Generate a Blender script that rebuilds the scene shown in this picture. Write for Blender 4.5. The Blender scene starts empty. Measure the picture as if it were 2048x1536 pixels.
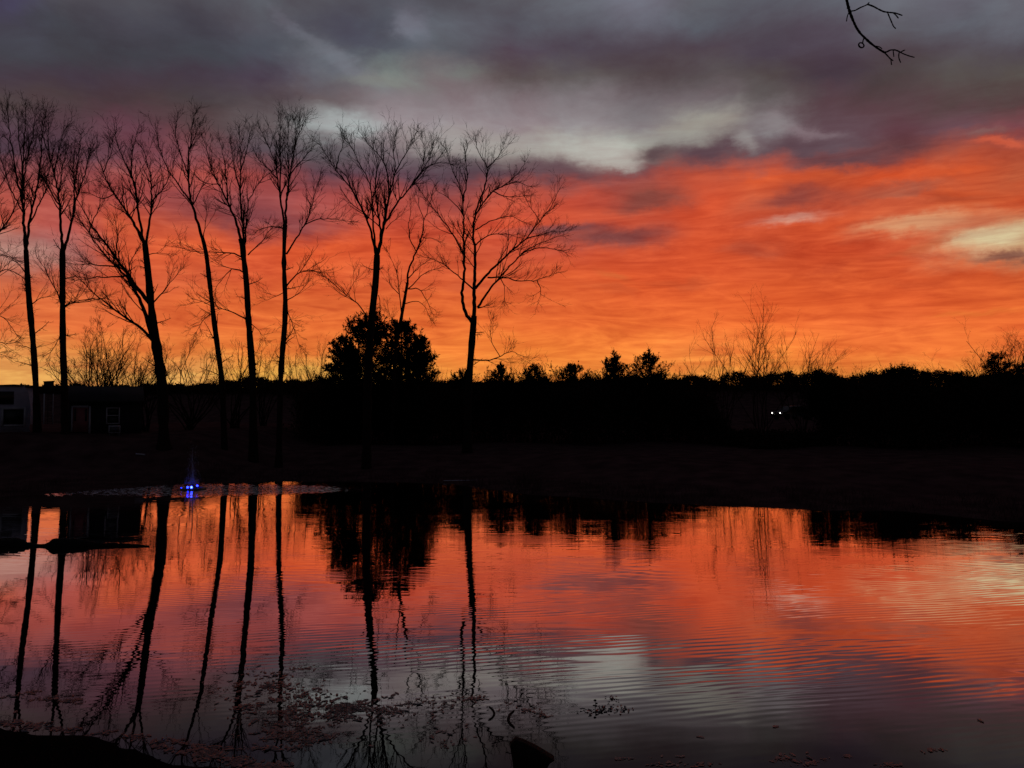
import bpy, math, random
import numpy as np
from mathutils import Vector

sc = bpy.context.scene
COL = sc.collection
PITCH = math.radians(1.75)
F = 1540.0          # focal length in pixels of the 2048 px wide photograph
EYE = np.array([0.0, 0.0, 3.0])

# ------------------------------------------------------------------ camera
cam_d = bpy.data.cameras.new('camera')
cam_d.sensor_width = 36.0
cam_d.lens = 36.0 * F / 2048.0
cam_d.clip_start = 0.05
cam_d.clip_end = 4000
cam = bpy.data.objects.new('camera', cam_d)
COL.objects.link(cam)
cam.location = EYE
cam.rotation_euler = (math.radians(90) + PITCH, 0, 0)
sc.camera = cam
sc.view_settings.view_transform = 'Standard'
sc.view_settings.look = 'None'
sc.view_settings.exposure = 0
sc.view_settings.gamma = 1
sc.cycles.max_bounces = 6
sc.cycles.use_denoising = True

def pdir(x, y):
    u = (x - 1024) / F; v = (768 - y) / F
    return np.array([u, math.cos(PITCH) - v * math.sin(PITCH), math.sin(PITCH) + v * math.cos(PITCH)])
def at(x, y, D):                       # point of the photo's ray at distance D along Y
    d = pdir(x, y); return EYE + d * (D / d[1])
def on_water(x, y):
    d = pdir(x, y); return EYE + d * (-EYE[2] / d[2])
def lin(c):
    out = []
    for v in c:
        v = v / 255.0
        out.append(v / 12.92 if v <= 0.04045 else ((v + 0.055) / 1.055) ** 2.4)
    return out

# ------------------------------------------------------------------ sky
ROWS = [0,50,100,150,200,250,300,350,400,450,500,550,600,650,700,750]
GRID = {
0:   [(75,70,95),(72,69,82),(68,65,75),(72,58,70),(82,66,68),(84,60,72),(80,60,72),(146,76,76),(178,84,72),(192,88,70),(172,124,112),(192,100,78),(215,100,60),(222,112,60),(225,140,75),(226,160,85)],
128: [(82,80,90),(68,66,76),(66,63,72),(70,57,70),(76,60,64),(84,58,66),(84,60,72),(140,76,78),(176,82,72),(180,86,78),(168,108,102),(192,95,75),(212,98,58),(225,110,58),(228,140,70),(226,160,85)],
256: [(84,82,92),(76,75,87),(68,68,78),(72,58,70),(78,60,66),(100,62,74),(112,68,78),(160,78,74),(166,75,70),(206,88,60),(218,92,58),(212,90,58),(215,95,55),(228,108,56),(230,130,62),(226,160,82)],
384: [(82,80,90),(72,70,82),(68,68,78),(70,57,70),(74,62,66),(86,66,68),(130,75,80),(178,80,70),(150,72,72),(195,85,65),(222,92,55),(212,92,58),(218,95,52),(228,110,55),(230,128,60),(224,160,85)],
512: [(92,92,102),(86,84,96),(76,76,88),(78,66,82),(84,72,78),(100,88,90),(90,76,84),(160,72,68),(150,72,72),(135,68,72),(222,90,55),(218,90,55),(220,98,52),(232,112,55),(238,130,58),(228,160,70)],
640: [(90,90,100),(82,80,92),(92,92,102),(104,104,116),(110,98,103),(155,158,158),(90,80,85),(96,65,75),(165,75,72),(165,76,68),(225,90,52),(222,92,52),(220,98,52),(230,110,52),(236,128,58),(227,165,78)],
768: [(86,86,98),(78,77,90),(86,86,98),(116,122,120),(130,118,122),(152,137,142),(128,116,120),(95,68,80),(175,78,68),(202,80,60),(222,88,52),(218,92,55),(222,100,52),(232,112,52),(240,132,58),(230,165,76)],
896: [(88,88,98),(98,98,110),(92,92,102),(118,108,110),(132,120,124),(150,138,142),(155,145,142),(88,62,74),(150,72,68),(205,82,60),(205,85,56),(215,90,55),(222,98,52),(232,112,52),(242,129,56),(240,146,62)],
1024:[(96,96,106),(88,86,98),(84,68,82),(98,88,90),(132,122,126),(152,142,146),(165,160,152),(98,70,78),(200,85,68),(215,82,55),(205,82,58),(210,88,55),(222,98,52),(234,112,52),(242,132,55),(243,146,62)],
1152:[(106,106,118),(96,96,108),(82,72,86),(98,90,92),(126,117,121),(145,135,138),(165,160,152),(132,84,84),(205,82,60),(205,80,55),(200,78,56),(218,88,50),(226,98,52),(236,112,52),(244,132,56),(242,146,62)],
1280:[(112,112,124),(104,102,116),(84,74,86),(88,77,81),(112,102,106),(132,122,125),(160,155,145),(122,72,75),(200,82,60),(205,82,58),(210,82,52),(220,86,48),(228,95,50),(236,112,52),(246,132,58),(242,146,62)],
1408:[(100,100,110),(90,90,102),(84,72,84),(90,80,84),(112,100,104),(150,144,138),(104,80,84),(190,80,60),(215,82,52),(210,80,50),(215,82,48),(222,88,50),(230,98,50),(238,112,52),(242,129,60),(232,142,62)],
1536:[(94,94,106),(84,76,88),(78,66,80),(86,76,78),(98,90,92),(128,120,123),(104,82,88),(212,84,50),(192,82,58),(205,80,52),(205,80,48),(215,86,48),(228,95,48),(236,108,50),(242,125,54),(232,142,60)],
1664:[(98,98,110),(86,76,90),(82,70,84),(76,64,76),(92,68,76),(96,72,80),(98,76,84),(200,82,50),(190,80,58),(215,85,50),(208,78,46),(212,86,48),(225,93,48),(235,108,52),(240,122,55),(240,145,62)],
1792:[(110,110,122),(98,97,108),(86,75,84),(78,66,68),(90,66,72),(95,60,68),(98,60,63),(214,82,46),(195,82,56),(208,90,58),(205,80,50),(215,86,48),(228,95,50),(236,108,54),(241,119,55),(238,138,60)],
1920:[(110,110,124),(98,98,110),(86,76,86),(88,78,78),(88,68,70),(105,72,80),(172,82,62),(214,86,48),(202,85,50),(205,110,75),(205,120,82),(214,88,48),(228,98,50),(236,110,52),(241,122,55),(234,140,60)],
2048:[(108,108,120),(100,98,110),(84,74,84),(90,82,80),(90,68,70),(122,70,76),(172,76,54),(185,85,54),(205,82,48),(195,130,92),(195,150,110),(208,90,50),(222,96,48),(232,106,50),(236,117,55),(232,140,62)],
}
def tune(c, y):
    r, g, b = c
    if y <= 200 and r < 112: return (r * .955, g * .96, b * .94)
    if r > 185 and g < 105 and y >= 300: return (r * .985, g * 1.0, b * .95)
    return c
GRID = {x: [tune(c, y) for y, c in zip(ROWS, col)] for x, col in GRID.items()}
# cloud patches laid on top: x, y, half width, half height, slope, colour, strength
BLOBS = [
 (690,135,75,18,.42,(118,118,128),.6),(700,65,62,34,.1,(74,72,86),.8),(832,52,32,30,.3,(112,110,122),.8),(582,50,38,14,.75,(106,105,116),.5),
 (745,163,75,12,.02,(130,134,128),.7),(930,142,40,12,-.1,(114,118,114),.6),(690,252,72,17,.03,(165,170,170),.85),(905,335,95,26,.02,(86,68,76),.8),
 (690,300,60,18,.1,(92,82,88),.7),(1195,305,85,24,.12,(182,176,168),.9),(1235,335,32,10,.2,(178,170,162),.9),(1090,335,70,18,.12,(98,72,80),.85),(1312,314,48,22,-.1,(92,72,76),.95),
 (1425,296,58,26,-.12,(90,66,74),.95),(1495,283,26,14,.2,(150,142,140),.7),(1395,250,55,12,.0,(155,148,135),.6),(1615,262,46,11,.32,(136,118,124),.7),
 (1010,285,215,26,.02,(166,161,156),.45),(1395,262,75,20,-.05,(152,147,140),.6),
 (1560,252,30,14,.1,(138,130,132),.7),(1605,295,55,16,.15,(92,70,78),.85),(1700,318,90,12,.05,(96,66,72),.9),(1285,398,88,20,-.05,(132,72,64),.95),(1120,458,80,12,-.03,(120,74,76),.9),
 (1225,474,105,19,-.02,(124,68,66),.95),(1595,398,62,17,-.05,(140,66,58),.9),(1582,438,56,9,-.08,(205,138,118),.95),(1825,450,98,16,-.06,(210,146,106),.95),
 (1985,480,88,26,-.05,(212,190,148),1.0),(2005,520,75,10,.1,(130,84,70),.95),(1500,500,60,12,0,(176,78,56),.6),(1810,378,110,12,0,(160,78,60),.7),(1180,400,70,14,0,(190,74,58),.4),(1850,492,70,10,-.2,(190,92,55),.6),(455,432,80,22,.05,(124,66,70),.7),
 (600,452,62,18,.1,(140,72,74),.75),(2010,285,45,10,.25,(212,96,66),.8),(1990,262,30,9,.1,(130,95,92),.7),(60,505,70,26,.05,(184,134,122),.8),(340,320,60,30,.0,(128,74,84),.5),
 (1900,395,60,9,0,(178,80,52),.6),(1800,384,60,8,-.05,(165,84,64),.7),(1940,630,80,6,-.03,(218,112,48),.5),(1350,570,60,9,.08,(190,80,46),.35),(1220,585,50,10,.25,(200,88,50),.5),
 (1230,555,26,10,.3,(196,96,50),.5),(1380,565,35,9,-.1,(196,84,48),.4),(960,575,60,9,.0,(200,88,56),.4),(1660,535,40,8,-.15,(190,72,42),.5),(1830,565,70,8,.0,(196,78,42),.5),
]
world = bpy.data.worlds.new('World'); sc.world = world; world.use_nodes = True
nt = world.node_tree; N = nt.nodes; LK = nt.links
N.clear()
def nn(t, **kw):
    n = N.new(t)
    for k, v in kw.items(): setattr(n, k, v)
    return n
def setin(sock, v):
    if hasattr(v, 'is_linked') or isinstance(v, bpy.types.NodeSocket): LK.new(v, sock)
    else: sock.default_value = v
def M(op, a, b=None, c=None, clamp=False):
    n = nn('ShaderNodeMath', operation=op); n.use_clamp = clamp
    setin(n.inputs[0], a)
    if b is not None: setin(n.inputs[1], b)
    if c is not None: setin(n.inputs[2], c)
    return n.outputs[0]
def mixc(f, a, b, blend='MIX'):
    n = nn('ShaderNodeMix', data_type='RGBA', blend_type=blend)
    setin(n.inputs[0], f); setin(n.inputs[6], a); setin(n.inputs[7], b)
    return n.outputs[2]
tc = nn('ShaderNodeTexCoord')
sep = nn('ShaderNodeSeparateXYZ'); LK.new(tc.outputs['Generated'], sep.inputs[0])
X, Y, Z = sep.outputs
def noise(scale_vec, scale, detail, rough=.55, col=False, dist=0):
    mp = nn('ShaderNodeMapping'); mp.inputs['Scale'].default_value = scale_vec
    LK.new(tc.outputs['Generated'], mp.inputs['Vector'])
    nz = nn('ShaderNodeTexNoise'); nz.inputs['Scale'].default_value = scale
    nz.inputs['Detail'].default_value = detail; nz.inputs['Roughness'].default_value = rough
    nz.inputs['Distortion'].default_value = dist
    LK.new(mp.outputs[0], nz.inputs['Vector'])
    return nz.outputs['Color'] if col else nz.outputs['Fac']
AZ0 = M('ARCTAN2', X, Y); EL0 = M('ARCSINE', Z)
w1 = nn('ShaderNodeSeparateXYZ'); LK.new(noise((1,1,1.9), 13, 7, .62, True), w1.inputs[0])
w3 = nn('ShaderNodeSeparateXYZ'); LK.new(noise((1,1,1.5), 26, 4, .6, True), w3.inputs[0])
w2 = nn('ShaderNodeSeparateXYZ'); LK.new(noise((1,1,3.5), 2.6, 2, .5, True), w2.inputs[0])
AZ = M('ADD', AZ0, M('ADD', M('ADD', M('MULTIPLY', M('SUBTRACT', w1.outputs[0], .5), .085), M('MULTIPLY', M('SUBTRACT', w3.outputs[0], .5), .02)), M('MULTIPLY', M('SUBTRACT', w2.outputs[0], .5), .02)))
EL = M('ADD', EL0, M('ADD', M('ADD', M('MULTIPLY', M('SUBTRACT', w1.outputs[1], .5), .042), M('MULTIPLY', M('SUBTRACT', w3.outputs[1], .5), .012)), M('MULTIPLY', M('SUBTRACT', w2.outputs[1], .5), .006)))
E0, E1 = math.radians(-3), math.radians(36)
ELN = M('DIVIDE', M('SUBTRACT', EL, E0), E1 - E0, clamp=True)
def azel(x, y):
    d = pdir(x, y); d = d / np.linalg.norm(d)
    return math.atan2(d[0], d[1]), math.asin(d[2])
cols = sorted(GRID); prev = None; cur = None; pa = None
for x in cols:
    r = nn('ShaderNodeValToRGB'); cr = r.color_ramp; cr.interpolation = 'EASE' if False else 'LINEAR'
    stops = []
    for y, c in zip(ROWS, GRID[x]):
        stops.append(((azel(x, y)[1] - E0) / (E1 - E0), lin(c)))
    top = lin((70, 68, 80))
    stops = stops[::-1] + [(0.985, top)]
    while len(cr.elements) < len(stops): cr.elements.new(0.5)
    for e, (p, c) in zip(cr.elements, stops):
        e.position = p
    for e, (p, c) in zip(cr.elements, stops):
        e.color = (*c, 1)
    LK.new(ELN, r.inputs[0])
    a = azel(x, 450)[0]
    if cur is None: cur = r.outputs[0]
    else:
        f = nn('ShaderNodeMapRange'); f.interpolation_type = 'SMOOTHSTEP'
        LK.new(AZ, f.inputs[0]); f.inputs[1].default_value = pa; f.inputs[2].default_value = a
        cur = mixc(f.outputs[0], cur, r.outputs[0])
    pa = a
for (x, y, rx, ry, sl, c, st) in BLOBS:
    a, e = azel(x, y); k = 1 / F * math.cos(a) ** 1.5
    da = M('SUBTRACT', AZ, a); de = M('SUBTRACT', EL, e)
    de2 = M('MULTIPLY_ADD', da, sl, de)
    q = M('ADD', M('POWER', M('DIVIDE', M('ABSOLUTE', da), rx * k), 2.0), M('POWER', M('DIVIDE', M('ABSOLUTE', de2), ry * k), 2.0))
    g = M('MULTIPLY', M('EXPONENT', M('MULTIPLY', M('POWER', q, 1.3), -.8)), st)
    cur = mixc(g, cur, (*lin(c), 1))
# fine streaks that live in the low glowing cloud sheet, softer mottling above it
st1 = noise((2.2,2.2,15), 4.2, 6, .6, dist=1.8)
st2 = noise((1,1,2.2), 8, 6, .6, dist=.4)
low = nn('ShaderNodeMapRange'); LK.new(EL0, low.inputs[0]); low.inputs[1].default_value = math.radians(22); low.inputs[2].default_value = math.radians(13)
am = M('MULTIPLY_ADD', low.outputs[0], 1.0, .0)
gain = M('MULTIPLY_ADD', M('SUBTRACT', st1, .5), am, 1.0)
st3 = noise((1.3,1.3,5.5), 7.5, 5, .6, dist=.8)
gain = M('ADD', gain, M('MULTIPLY', M('SUBTRACT', st3, .5), M('MULTIPLY', low.outputs[0], .75)))
gain = M('ADD', gain, M('MULTIPLY', M('SUBTRACT', st2, .5), M('MULTIPLY_ADD', low.outputs[0], -.55, .85)))
gr = nn('ShaderNodeCombineXYZ'); LK.new(M('POWER', gain, .75), gr.inputs[0]); LK.new(M('POWER', gain, 1.35), gr.inputs[1]); LK.new(M('POWER', gain, 1.25), gr.inputs[2])
cur = mixc(1.0, cur, gr.outputs[0], 'MULTIPLY')
# night side: beyond the glow the cloud deck is unlit
side = nn('ShaderNodeMapRange'); side.interpolation_type = 'SMOOTHSTEP'
LK.new(M('ABSOLUTE', AZ0), side.inputs[0]); side.inputs[1].default_value = math.radians(42); side.inputs[2].default_value = math.radians(85)
upn = nn('ShaderNodeMapRange'); upn.interpolation_type = 'SMOOTHSTEP'
LK.new(EL0, upn.inputs[0]); upn.inputs[1].default_value = math.radians(31); upn.inputs[2].default_value = math.radians(55)
nf = M('MAXIMUM', side.outputs[0], upn.outputs[0])
sky = nn('ShaderNodeTexSky'); sky.sky_type = 'NISHITA'; sky.sun_disc = False
sky.sun_elevation = math.radians(-1.5); sky.sun_rotation = math.radians(8)
skyc = mixc(1.0, sky.outputs[0], (.05, .05, .05, 1), 'MULTIPLY')
dusk = mixc(1.0, skyc, (*lin((38, 37, 46)), 1), 'ADD')
cur = mixc(nf, cur, dusk)
bg = nn('ShaderNodeBackground'); LK.new(cur, bg.inputs[0]); bg.inputs[1].default_value = 1.0
ow = nn('ShaderNodeOutputWorld'); LK.new(bg.outputs[0], ow.inputs[0])

# ------------------------------------------------------------------ sun (already down: only a faint afterglow from behind the wood)
sd = bpy.data.lights.new('sun', 'SUN'); sd.energy = 0.02; sd.angle = math.radians(12); sd.color = (1, .55, .3)
so = bpy.data.objects.new('sun', sd); COL.objects.link(so)
so.rotation_euler = (math.radians(-88.5), 0, math.radians(-8))

# ------------------------------------------------------------------ materials
def mat(name, color, rough=.9, spec=.2, var=.35, scale=3.0, bump=0.0, emit=None, estr=0):
    m = bpy.data.materials.new(name); m.use_nodes = True
    t = m.node_tree; b = t.nodes['Principled BSDF']
    b.inputs['Roughness'].default_value = rough; b.inputs['Specular IOR Level'].default_value = spec
    if emit:
        b.inputs['Base Color'].default_value = (*color, 1)
        b.inputs['Emission Color'].default_value = (*emit, 1); b.inputs['Emission Strength'].default_value = estr
        return m
    c = t.nodes.new('ShaderNodeTexCoord'); n = t.nodes.new('ShaderNodeTexNoise'); n.inputs['Scale'].default_value = scale; n.inputs['Detail'].default_value = 5
    t.links.new(c.outputs['Object'], n.inputs['Vector'])
    r = t.nodes.new('ShaderNodeValToRGB'); r.color_ramp.elements[0].position = .3; r.color_ramp.elements[1].position = .7
    r.color_ramp.elements[0].color = (*[v * (1 - var) for v in color], 1); r.color_ramp.elements[1].color = (*[v * (1 + var) for v in color], 1)
    t.links.new(n.outputs['Fac'], r.inputs[0]); t.links.new(r.outputs[0], b.inputs['Base Color'])
    if bump:
        bp = t.nodes.new('ShaderNodeBump'); bp.inputs['Strength'].default_value = bump; bp.inputs['Distance'].default_value = .02
        t.links.new(n.outputs['Fac'], bp.inputs['Height']); t.links.new(bp.outputs[0], b.inputs['Normal'])
    return m
BARK = mat('bark', (.022, .015, .012), .95, .05, .4, 9)
TWIG = mat('twig_bark', (.03, .018, .013), .95, .05, .3, 9)
LEAF = mat('evergreen_foliage', (.012, .016, .009), .95, .03, .4, 5)
SOIL = mat('winter_grass_ground', (.080, .042, .040), 1, .0, .4, 1.2)
GRASSM = mat('dry_grass', (.04, .025, .022), 1, .02, .4, 2)
MUD = mat('wet_mud', (.010, .009, .008), .8, .1, .4, 6, .4)
PALE = mat('pale_siding', (.42, .42, .50), .7, .2, .12, 4)
ROOFM = mat('dark_roof', (.02, .017, .02), .8, .2, .3, 6)
WALLD = mat('dark_siding', (.016, .015, .016), .8, .2, .3, 6)
REDD = mat('dull_red_door', (.26, .08, .09), .6, .3, .15, 4)
TRIM = mat('white_trim', (.40, .40, .42), .6, .3, .1, 4)
GLASSD = mat('dark_window_glass', (.004, .004, .005), .45, .5, .1, 1)
METAL = mat('painted_metal', (.05, .05, .055), .4, .5, .1, 3)
WOOD = mat('old_wood', (.02, .016, .013), .9, .1, .4, 12, .5)
WEED = mat('floating_leaf', (.032, .020, .021), .3, .45, .85, 14)
CARP = mat('car_paint', (.008, .008, .01), .5, .25, .05, 1)
RUB = mat('rubber', (.01, .01, .01), .9, .1, .1, 3)
HEADL = mat('headlight_glow', (.8, .8, .8), .3, .5, 0, 1, 0, (1, .97, .9), 3.2)
BLUEL = mat('blue_lamp_glow', (.1, .1, .5), .3, .5, 0, 1, 0, (.008, .02, 1.0), 16)
BLUEW = mat('blue_white_lamp_glow', (.3, .3, .8), .3, .5, 0, 1, 0, (.03, .06, 1.0), 16)
SPRAY = bpy.data.materials.new('water_spray'); SPRAY.use_nodes = True
_b = SPRAY.node_tree.nodes['Principled BSDF']; _b.inputs['Base Color'].default_value = (.75, .8, .85, 1); _b.inputs['Roughness'].default_value = .2
_b.inputs['Transmission Weight'].default_value = .4; _b.inputs['IOR'].default_value = 1.33

# ------------------------------------------------------------------ mesh helpers
def tag(o, label=None, cat=None, group=None, kind=None):
    if label: o['label'] = label
    if cat: o['category'] = cat
    if group: o['group'] = group
    if kind: o['kind'] = kind
    return o
def empty(name, loc, rz=0):
    o = bpy.data.objects.new(name, None); COL.objects.link(o); o.location = [float(v) for v in loc]; o.rotation_euler = (0, 0, rz)
    o.empty_display_size = .3
    return o
class MB:
    """collects vertex / quad / triangle arrays and links them as one mesh object"""
    def __init__(s): s.v = []; s.f4 = []; s.f3 = []; s.n = 0
    def add(s, v, q=None, t=None):
        v = np.asarray(v, float).reshape(-1, 3)
        if q is not None and len(q): s.f4.append(np.asarray(q, int).reshape(-1, 4) + s.n)
        if t is not None and len(t): s.f3.append(np.asarray(t, int).reshape(-1, 3) + s.n)
        s.v.append(v); s.n += len(v)
    def box(s, a, b):
        x0, y0, z0 = a; x1, y1, z1 = b
        v = [(x, y, z) for z in (z0, z1) for y in (y0, y1) for x in (x0, x1)]
        s.add(v, [(0,2,3,1),(4,5,7,6),(0,1,5,4),(2,6,7,3),(0,4,6,2),(1,3,7,5)])
    def prism(s, pts, y0, y1):      # polygon in xz extruded along y
        n = len(pts); v = [(p[0], y0, p[1]) for p in pts] + [(p[0], y1, p[1]) for p in pts]
        q = [(i, (i + 1) % n, n + (i + 1) % n, n + i) for i in range(n)]
        c0 = len(v); v += [(sum(p[0] for p in pts) / n, y0, sum(p[1] for p in pts) / n), (sum(p[0] for p in pts) / n, y1, sum(p[1] for p in pts) / n)]
        t = [(c0, (i + 1) % n, i) for i in range(n)] + [(c0 + 1, n + i, n + (i + 1) % n) for i in range(n)]
        s.add(v, q, t)
    def tubes(s, pts, rad, sides=4):
        pts = np.asarray(pts, float); rad = np.asarray(rad, float)
        if pts.ndim == 2: pts = pts[None]; rad = rad[None]
        n, k, _ = pts.shape
        if n == 0: return
        tg = np.gradient(pts, axis=1); tg /= np.linalg.norm(tg, axis=2, keepdims=True) + 1e-9
        ref = np.array([.31, .93, .17]); a = np.cross(tg, ref); a /= np.linalg.norm(a, axis=2, keepdims=True) + 1e-9
        b = np.cross(tg, a)
        th = np.arange(sides) / sides * 2 * np.pi
        v = pts[:, :, None] + rad[:, :, None, None] * (a[:, :, None] * np.cos(th)[None, None, :, None] + b[:, :, None] * np.sin(th)[None, None, :, None])
        i = np.arange(n)[:, None, None]; j = np.arange(k - 1)[None, :, None]; m = np.arange(sides)[None, None, :]; m2 = (m + 1) % sides
        base = i * k * sides
        q = np.stack([base + j * sides + m, base + j * sides + m2, base + (j + 1) * sides + m2, base + (j + 1) * sides + m], -1)
        s.add(v.reshape(-1, 3), q.reshape(-1, 4))
    def leaves(s, P, size, rng, stretch=2.2, dirs=None):
        n = len(P)
        if n == 0: return
        a = rng.normal(size=(n, 3)) if dirs is None else dirs + rng.normal(size=(n, 3)) * .5
        a /= np.linalg.norm(a, axis=1, keepdims=True); r = rng.normal(size=(n, 3)); b = np.cross(a, r); b /= np.linalg.norm(b, axis=1, keepdims=True) + 1e-9
        sz = (size * (.5 + rng.random(n)))[:, None]
        v = np.stack([P - b * sz * .35, P + a * sz * stretch * .6 - b * sz * .1, P + b * sz * .35 + a * sz * .2], 1)
        s.add(v.reshape(-1, 3), None, np.arange(3 * n).reshape(-1, 3))
    def build(s, name, m, parent=None, smooth=False):
        me = bpy.data.meshes.new(name)
        V = np.concatenate(s.v) if s.v else np.zeros((0, 3))
        Q = np.concatenate(s.f4) if s.f4 else np.zeros((0, 4), int); T = np.concatenate(s.f3) if s.f3 else np.zeros((0, 3), int)
        off = np.array(parent.location) if parent is not None and parent.rotation_euler[2] == 0 else np.zeros(3)
        V = V - off
        me.vertices.add(len(V)); me.vertices.foreach_set('co', V.astype(np.float32).ravel())
        me.loops.add(Q.size + T.size); me.loops.foreach_set('vertex_index', np.concatenate([Q.ravel(), T.ravel()]).astype(np.int32))
        me.polygons.add(len(Q) + len(T))
        ls = np.concatenate([np.arange(len(Q)) * 4, Q.size + np.arange(len(T)) * 3]).astype(np.int32)
        me.polygons.foreach_set('loop_start', ls)
        if smooth: me.polygons.foreach_set('use_smooth', np.ones(len(Q) + len(T), bool))
        me.update(calc_edges=True); me.validate()
        me.materials.append(m)
        o = bpy.data.objects.new(name, me); COL.objects.link(o)
        if parent is not None: o.parent = parent
        return o

def nrm(v): return v / (np.linalg.norm(v, axis=-1, keepdims=True) + 1e-9)
def shoots(P0, D0, L, R0, K, rng, up=.25, wob=.18, tip=.25):
    """vectorised twigs: start points, directions, lengths, radii -> (N,K,3),(N,K)"""
    n = len(P0); pts = np.zeros((n, K, 3)); rad = np.zeros((n, K)); pts[:, 0] = P0; d = D0.copy()
    for k in range(1, K):
        d = nrm(d + rng.normal(size=(n, 3)) * wob + np.array([0, 0, up]) / K)
        pts[:, k] = pts[:, k - 1] + d * (L / (K - 1))[:, None]
    t = np.linspace(0, 1, K)[None]
    rad = R0[:, None] * (1 - t * (1 - tip))
    return pts, rad
def spawn(pts, rad, per, rng, t0=.2, t1=.95, ang=(.5, .95), tl=True):
    """child start points and directions along parent polylines"""
    n, k, _ = pts.shape
    per = np.broadcast_to(per, (n,)); idx = np.repeat(np.arange(n), per); c = len(idx)
    t = (t0 + (t1 - t0) * rng.random(c)) * (k - 1); j = np.minimum(t.astype(int), k - 2); f = (t - j)[:, None]
    A = pts[idx, j]; B = pts[idx, j + 1]; P = A * (1 - f) + B * f; tg = nrm(B - A)
    rnd = rng.normal(size=(c, 3)); perp = nrm(np.cross(tg, rnd)); an = (ang[0] + (ang[1] - ang[0]) * rng.random(c))[:, None]
    D = tg * np.cos(an) + perp * np.sin(an)
    r = rad[idx, j] * (1 - f[:, 0]) + rad[idx, j + 1] * f[:, 0]
    return P, nrm(D), r, t / (k - 1), idx
def resample(p, step):
    p = np.asarray(p, float); d = np.r_[0, np.cumsum(np.linalg.norm(np.diff(p, axis=0), axis=1))]
    m = max(3, int(d[-1] / step) + 1); s = np.linspace(0, d[-1], m)
    q = np.stack([np.interp(s, d, p[:, i]) for i in range(3)], 1)
    for _ in range(2):
        q[1:-1] = .25 * q[:-2] + .5 * q[1:-1] + .25 * q[2:]
    return q, d[-1]
def twigs_on(mb, pts, rad, rng, dens, L1, rmin, levels=3, t0=.2, up=.25, ang=(.32, .8)):
    """grow two or three orders of twigs from one limb polyline"""
    p = pts[None]; r = rad[None]; ln = np.linalg.norm(np.diff(pts, axis=0), axis=1).sum()
    n = max(2, int(dens * 1.12 * ln))
    P, D, rr, t, _ = spawn(p, r, n, rng, t0, 1.0, ang)
    D = nrm(D + np.array([0, 0, .18]))
    L = L1 * (1.15 - .6 * t) * (.45 + .85 * rng.random(len(t)))
    R = np.clip(rr * .6, rmin * 1.35, .03)
    A, ra = shoots(P, D, L, R, 8, rng, up * 2.0, .085, .35); mb.tubes(A, ra, 3)
    if levels < 2: return
    P, D, rr, t, ix = spawn(A, ra, 5, rng, .15, 1, ang)
    L2 = L[ix] * .52 * (.4 + .8 * rng.random(len(t))); A2, ra2 = shoots(P, D, L2, np.maximum(rr * .6, rmin * .85), 5, rng, up * 1.5, .17, .45); mb.tubes(A2, ra2, 3)
    if levels < 3: return
    P, D, rr, t, ix = spawn(A2, ra2, 3, rng, .2, 1, ang)
    L3 = L2[ix] * .5 * (.4 + .8 * rng.random(len(t))); A3, ra3 = shoots(P, D, L3, np.maximum(rr * .6, rmin * .7), 3, rng, up, .15, .5); mb.tubes(A3, ra3, 3)

# ------------------------------------------------------------------ pond outline and terrain
FAR = [(-60,1000),(0,992),(130,986),(260,976),(385,966),(520,963),(660,962),(800,964),(900,967),(990,980),(1060,989),(1200,997),(1400,1010),(1600,1018),(1800,1022),(1930,1034),(2048,1044)]
far_pts = [tuple(on_water(x, y)[:2]) for x, y in FAR]
NEAR = [(18,19),(24,13),(20,6),(12,2.6),(5,2.8),(1,3.6),(-.9,5.2)]
near2 = [tuple(on_water(x, y)[:2]) for x, y in [(470,1545),(425,1530),(330,1497),(250,1478),(180,1466),(90,1464),(0,1460)]]
NEAR2 = near2 + [(-7.5,8.0),(-14,9.5),(-26,12),(-40,17),(-42,24),(-33,27.5)]
POND = np.array(far_pts + NEAR + NEAR2)
def pond_sdf(x, y):
    """distance to the shoreline, positive on land"""
    p = np.stack([x, y], -1); n = len(POND); d = np.full(x.shape, 1e9); inside = np.zeros(x.shape, bool)
    for i in range(n):
        a = POND[i]; b = POND[(i + 1) % n]; e = b - a; w = p - a
        t = np.clip((w @ e) / (e @ e), 0, 1); dd = np.linalg.norm(w - t[..., None] * e, axis=-1); d = np.minimum(d, dd)
        c = ((a[1] > p[..., 1]) != (b[1] > p[..., 1]))
        with np.errstate(divide='ignore', invalid='ignore'):
            xi = (b[0] - a[0]) * (p[..., 1] - a[1]) / (b[1] - a[1] + 1e-12) + a[0]
        inside ^= c & (p[..., 0] < xi)
    return np.where(inside, -d, d)
def sm(t): t = np.clip(t, 0, 1); return t * t * (3 - 2 * t)
def ground(x, y):
    x = np.asarray(x, float); y = np.asarray(y, float)
    s = pond_sdf(x, y)
    s = s + .10 * np.sin(x * 2.1 + 1.3 * np.sin(y * 1.7)) * np.exp(-np.abs(s)) + .06 * np.sin(x * 5.3 + y * 3.1) * np.exp(-np.abs(s))
    z = np.where(s > 0, .05 * sm(s / .3) + .70 * sm(s / 10.0), -.7 * sm(-s / 3) - .02)
    z = z + (.04 * np.sin(x * .7 + y * .31) + .05 * np.sin(x * .23 - y * .51)) * sm(s / 6)
    z = z + 1.0 * sm((y - 30.5) / 5) * sm((-x - 11) / 5) * (1 - sm((y - 60) / 15))
    z = z + 5.5 * sm((y - 86) / 34) + .25 * np.sin(x * .05) * sm((y - 86) / 34)
    return z
def gz(x, y): return float(ground(np.array([x]), np.array([y]))[0])
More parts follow.
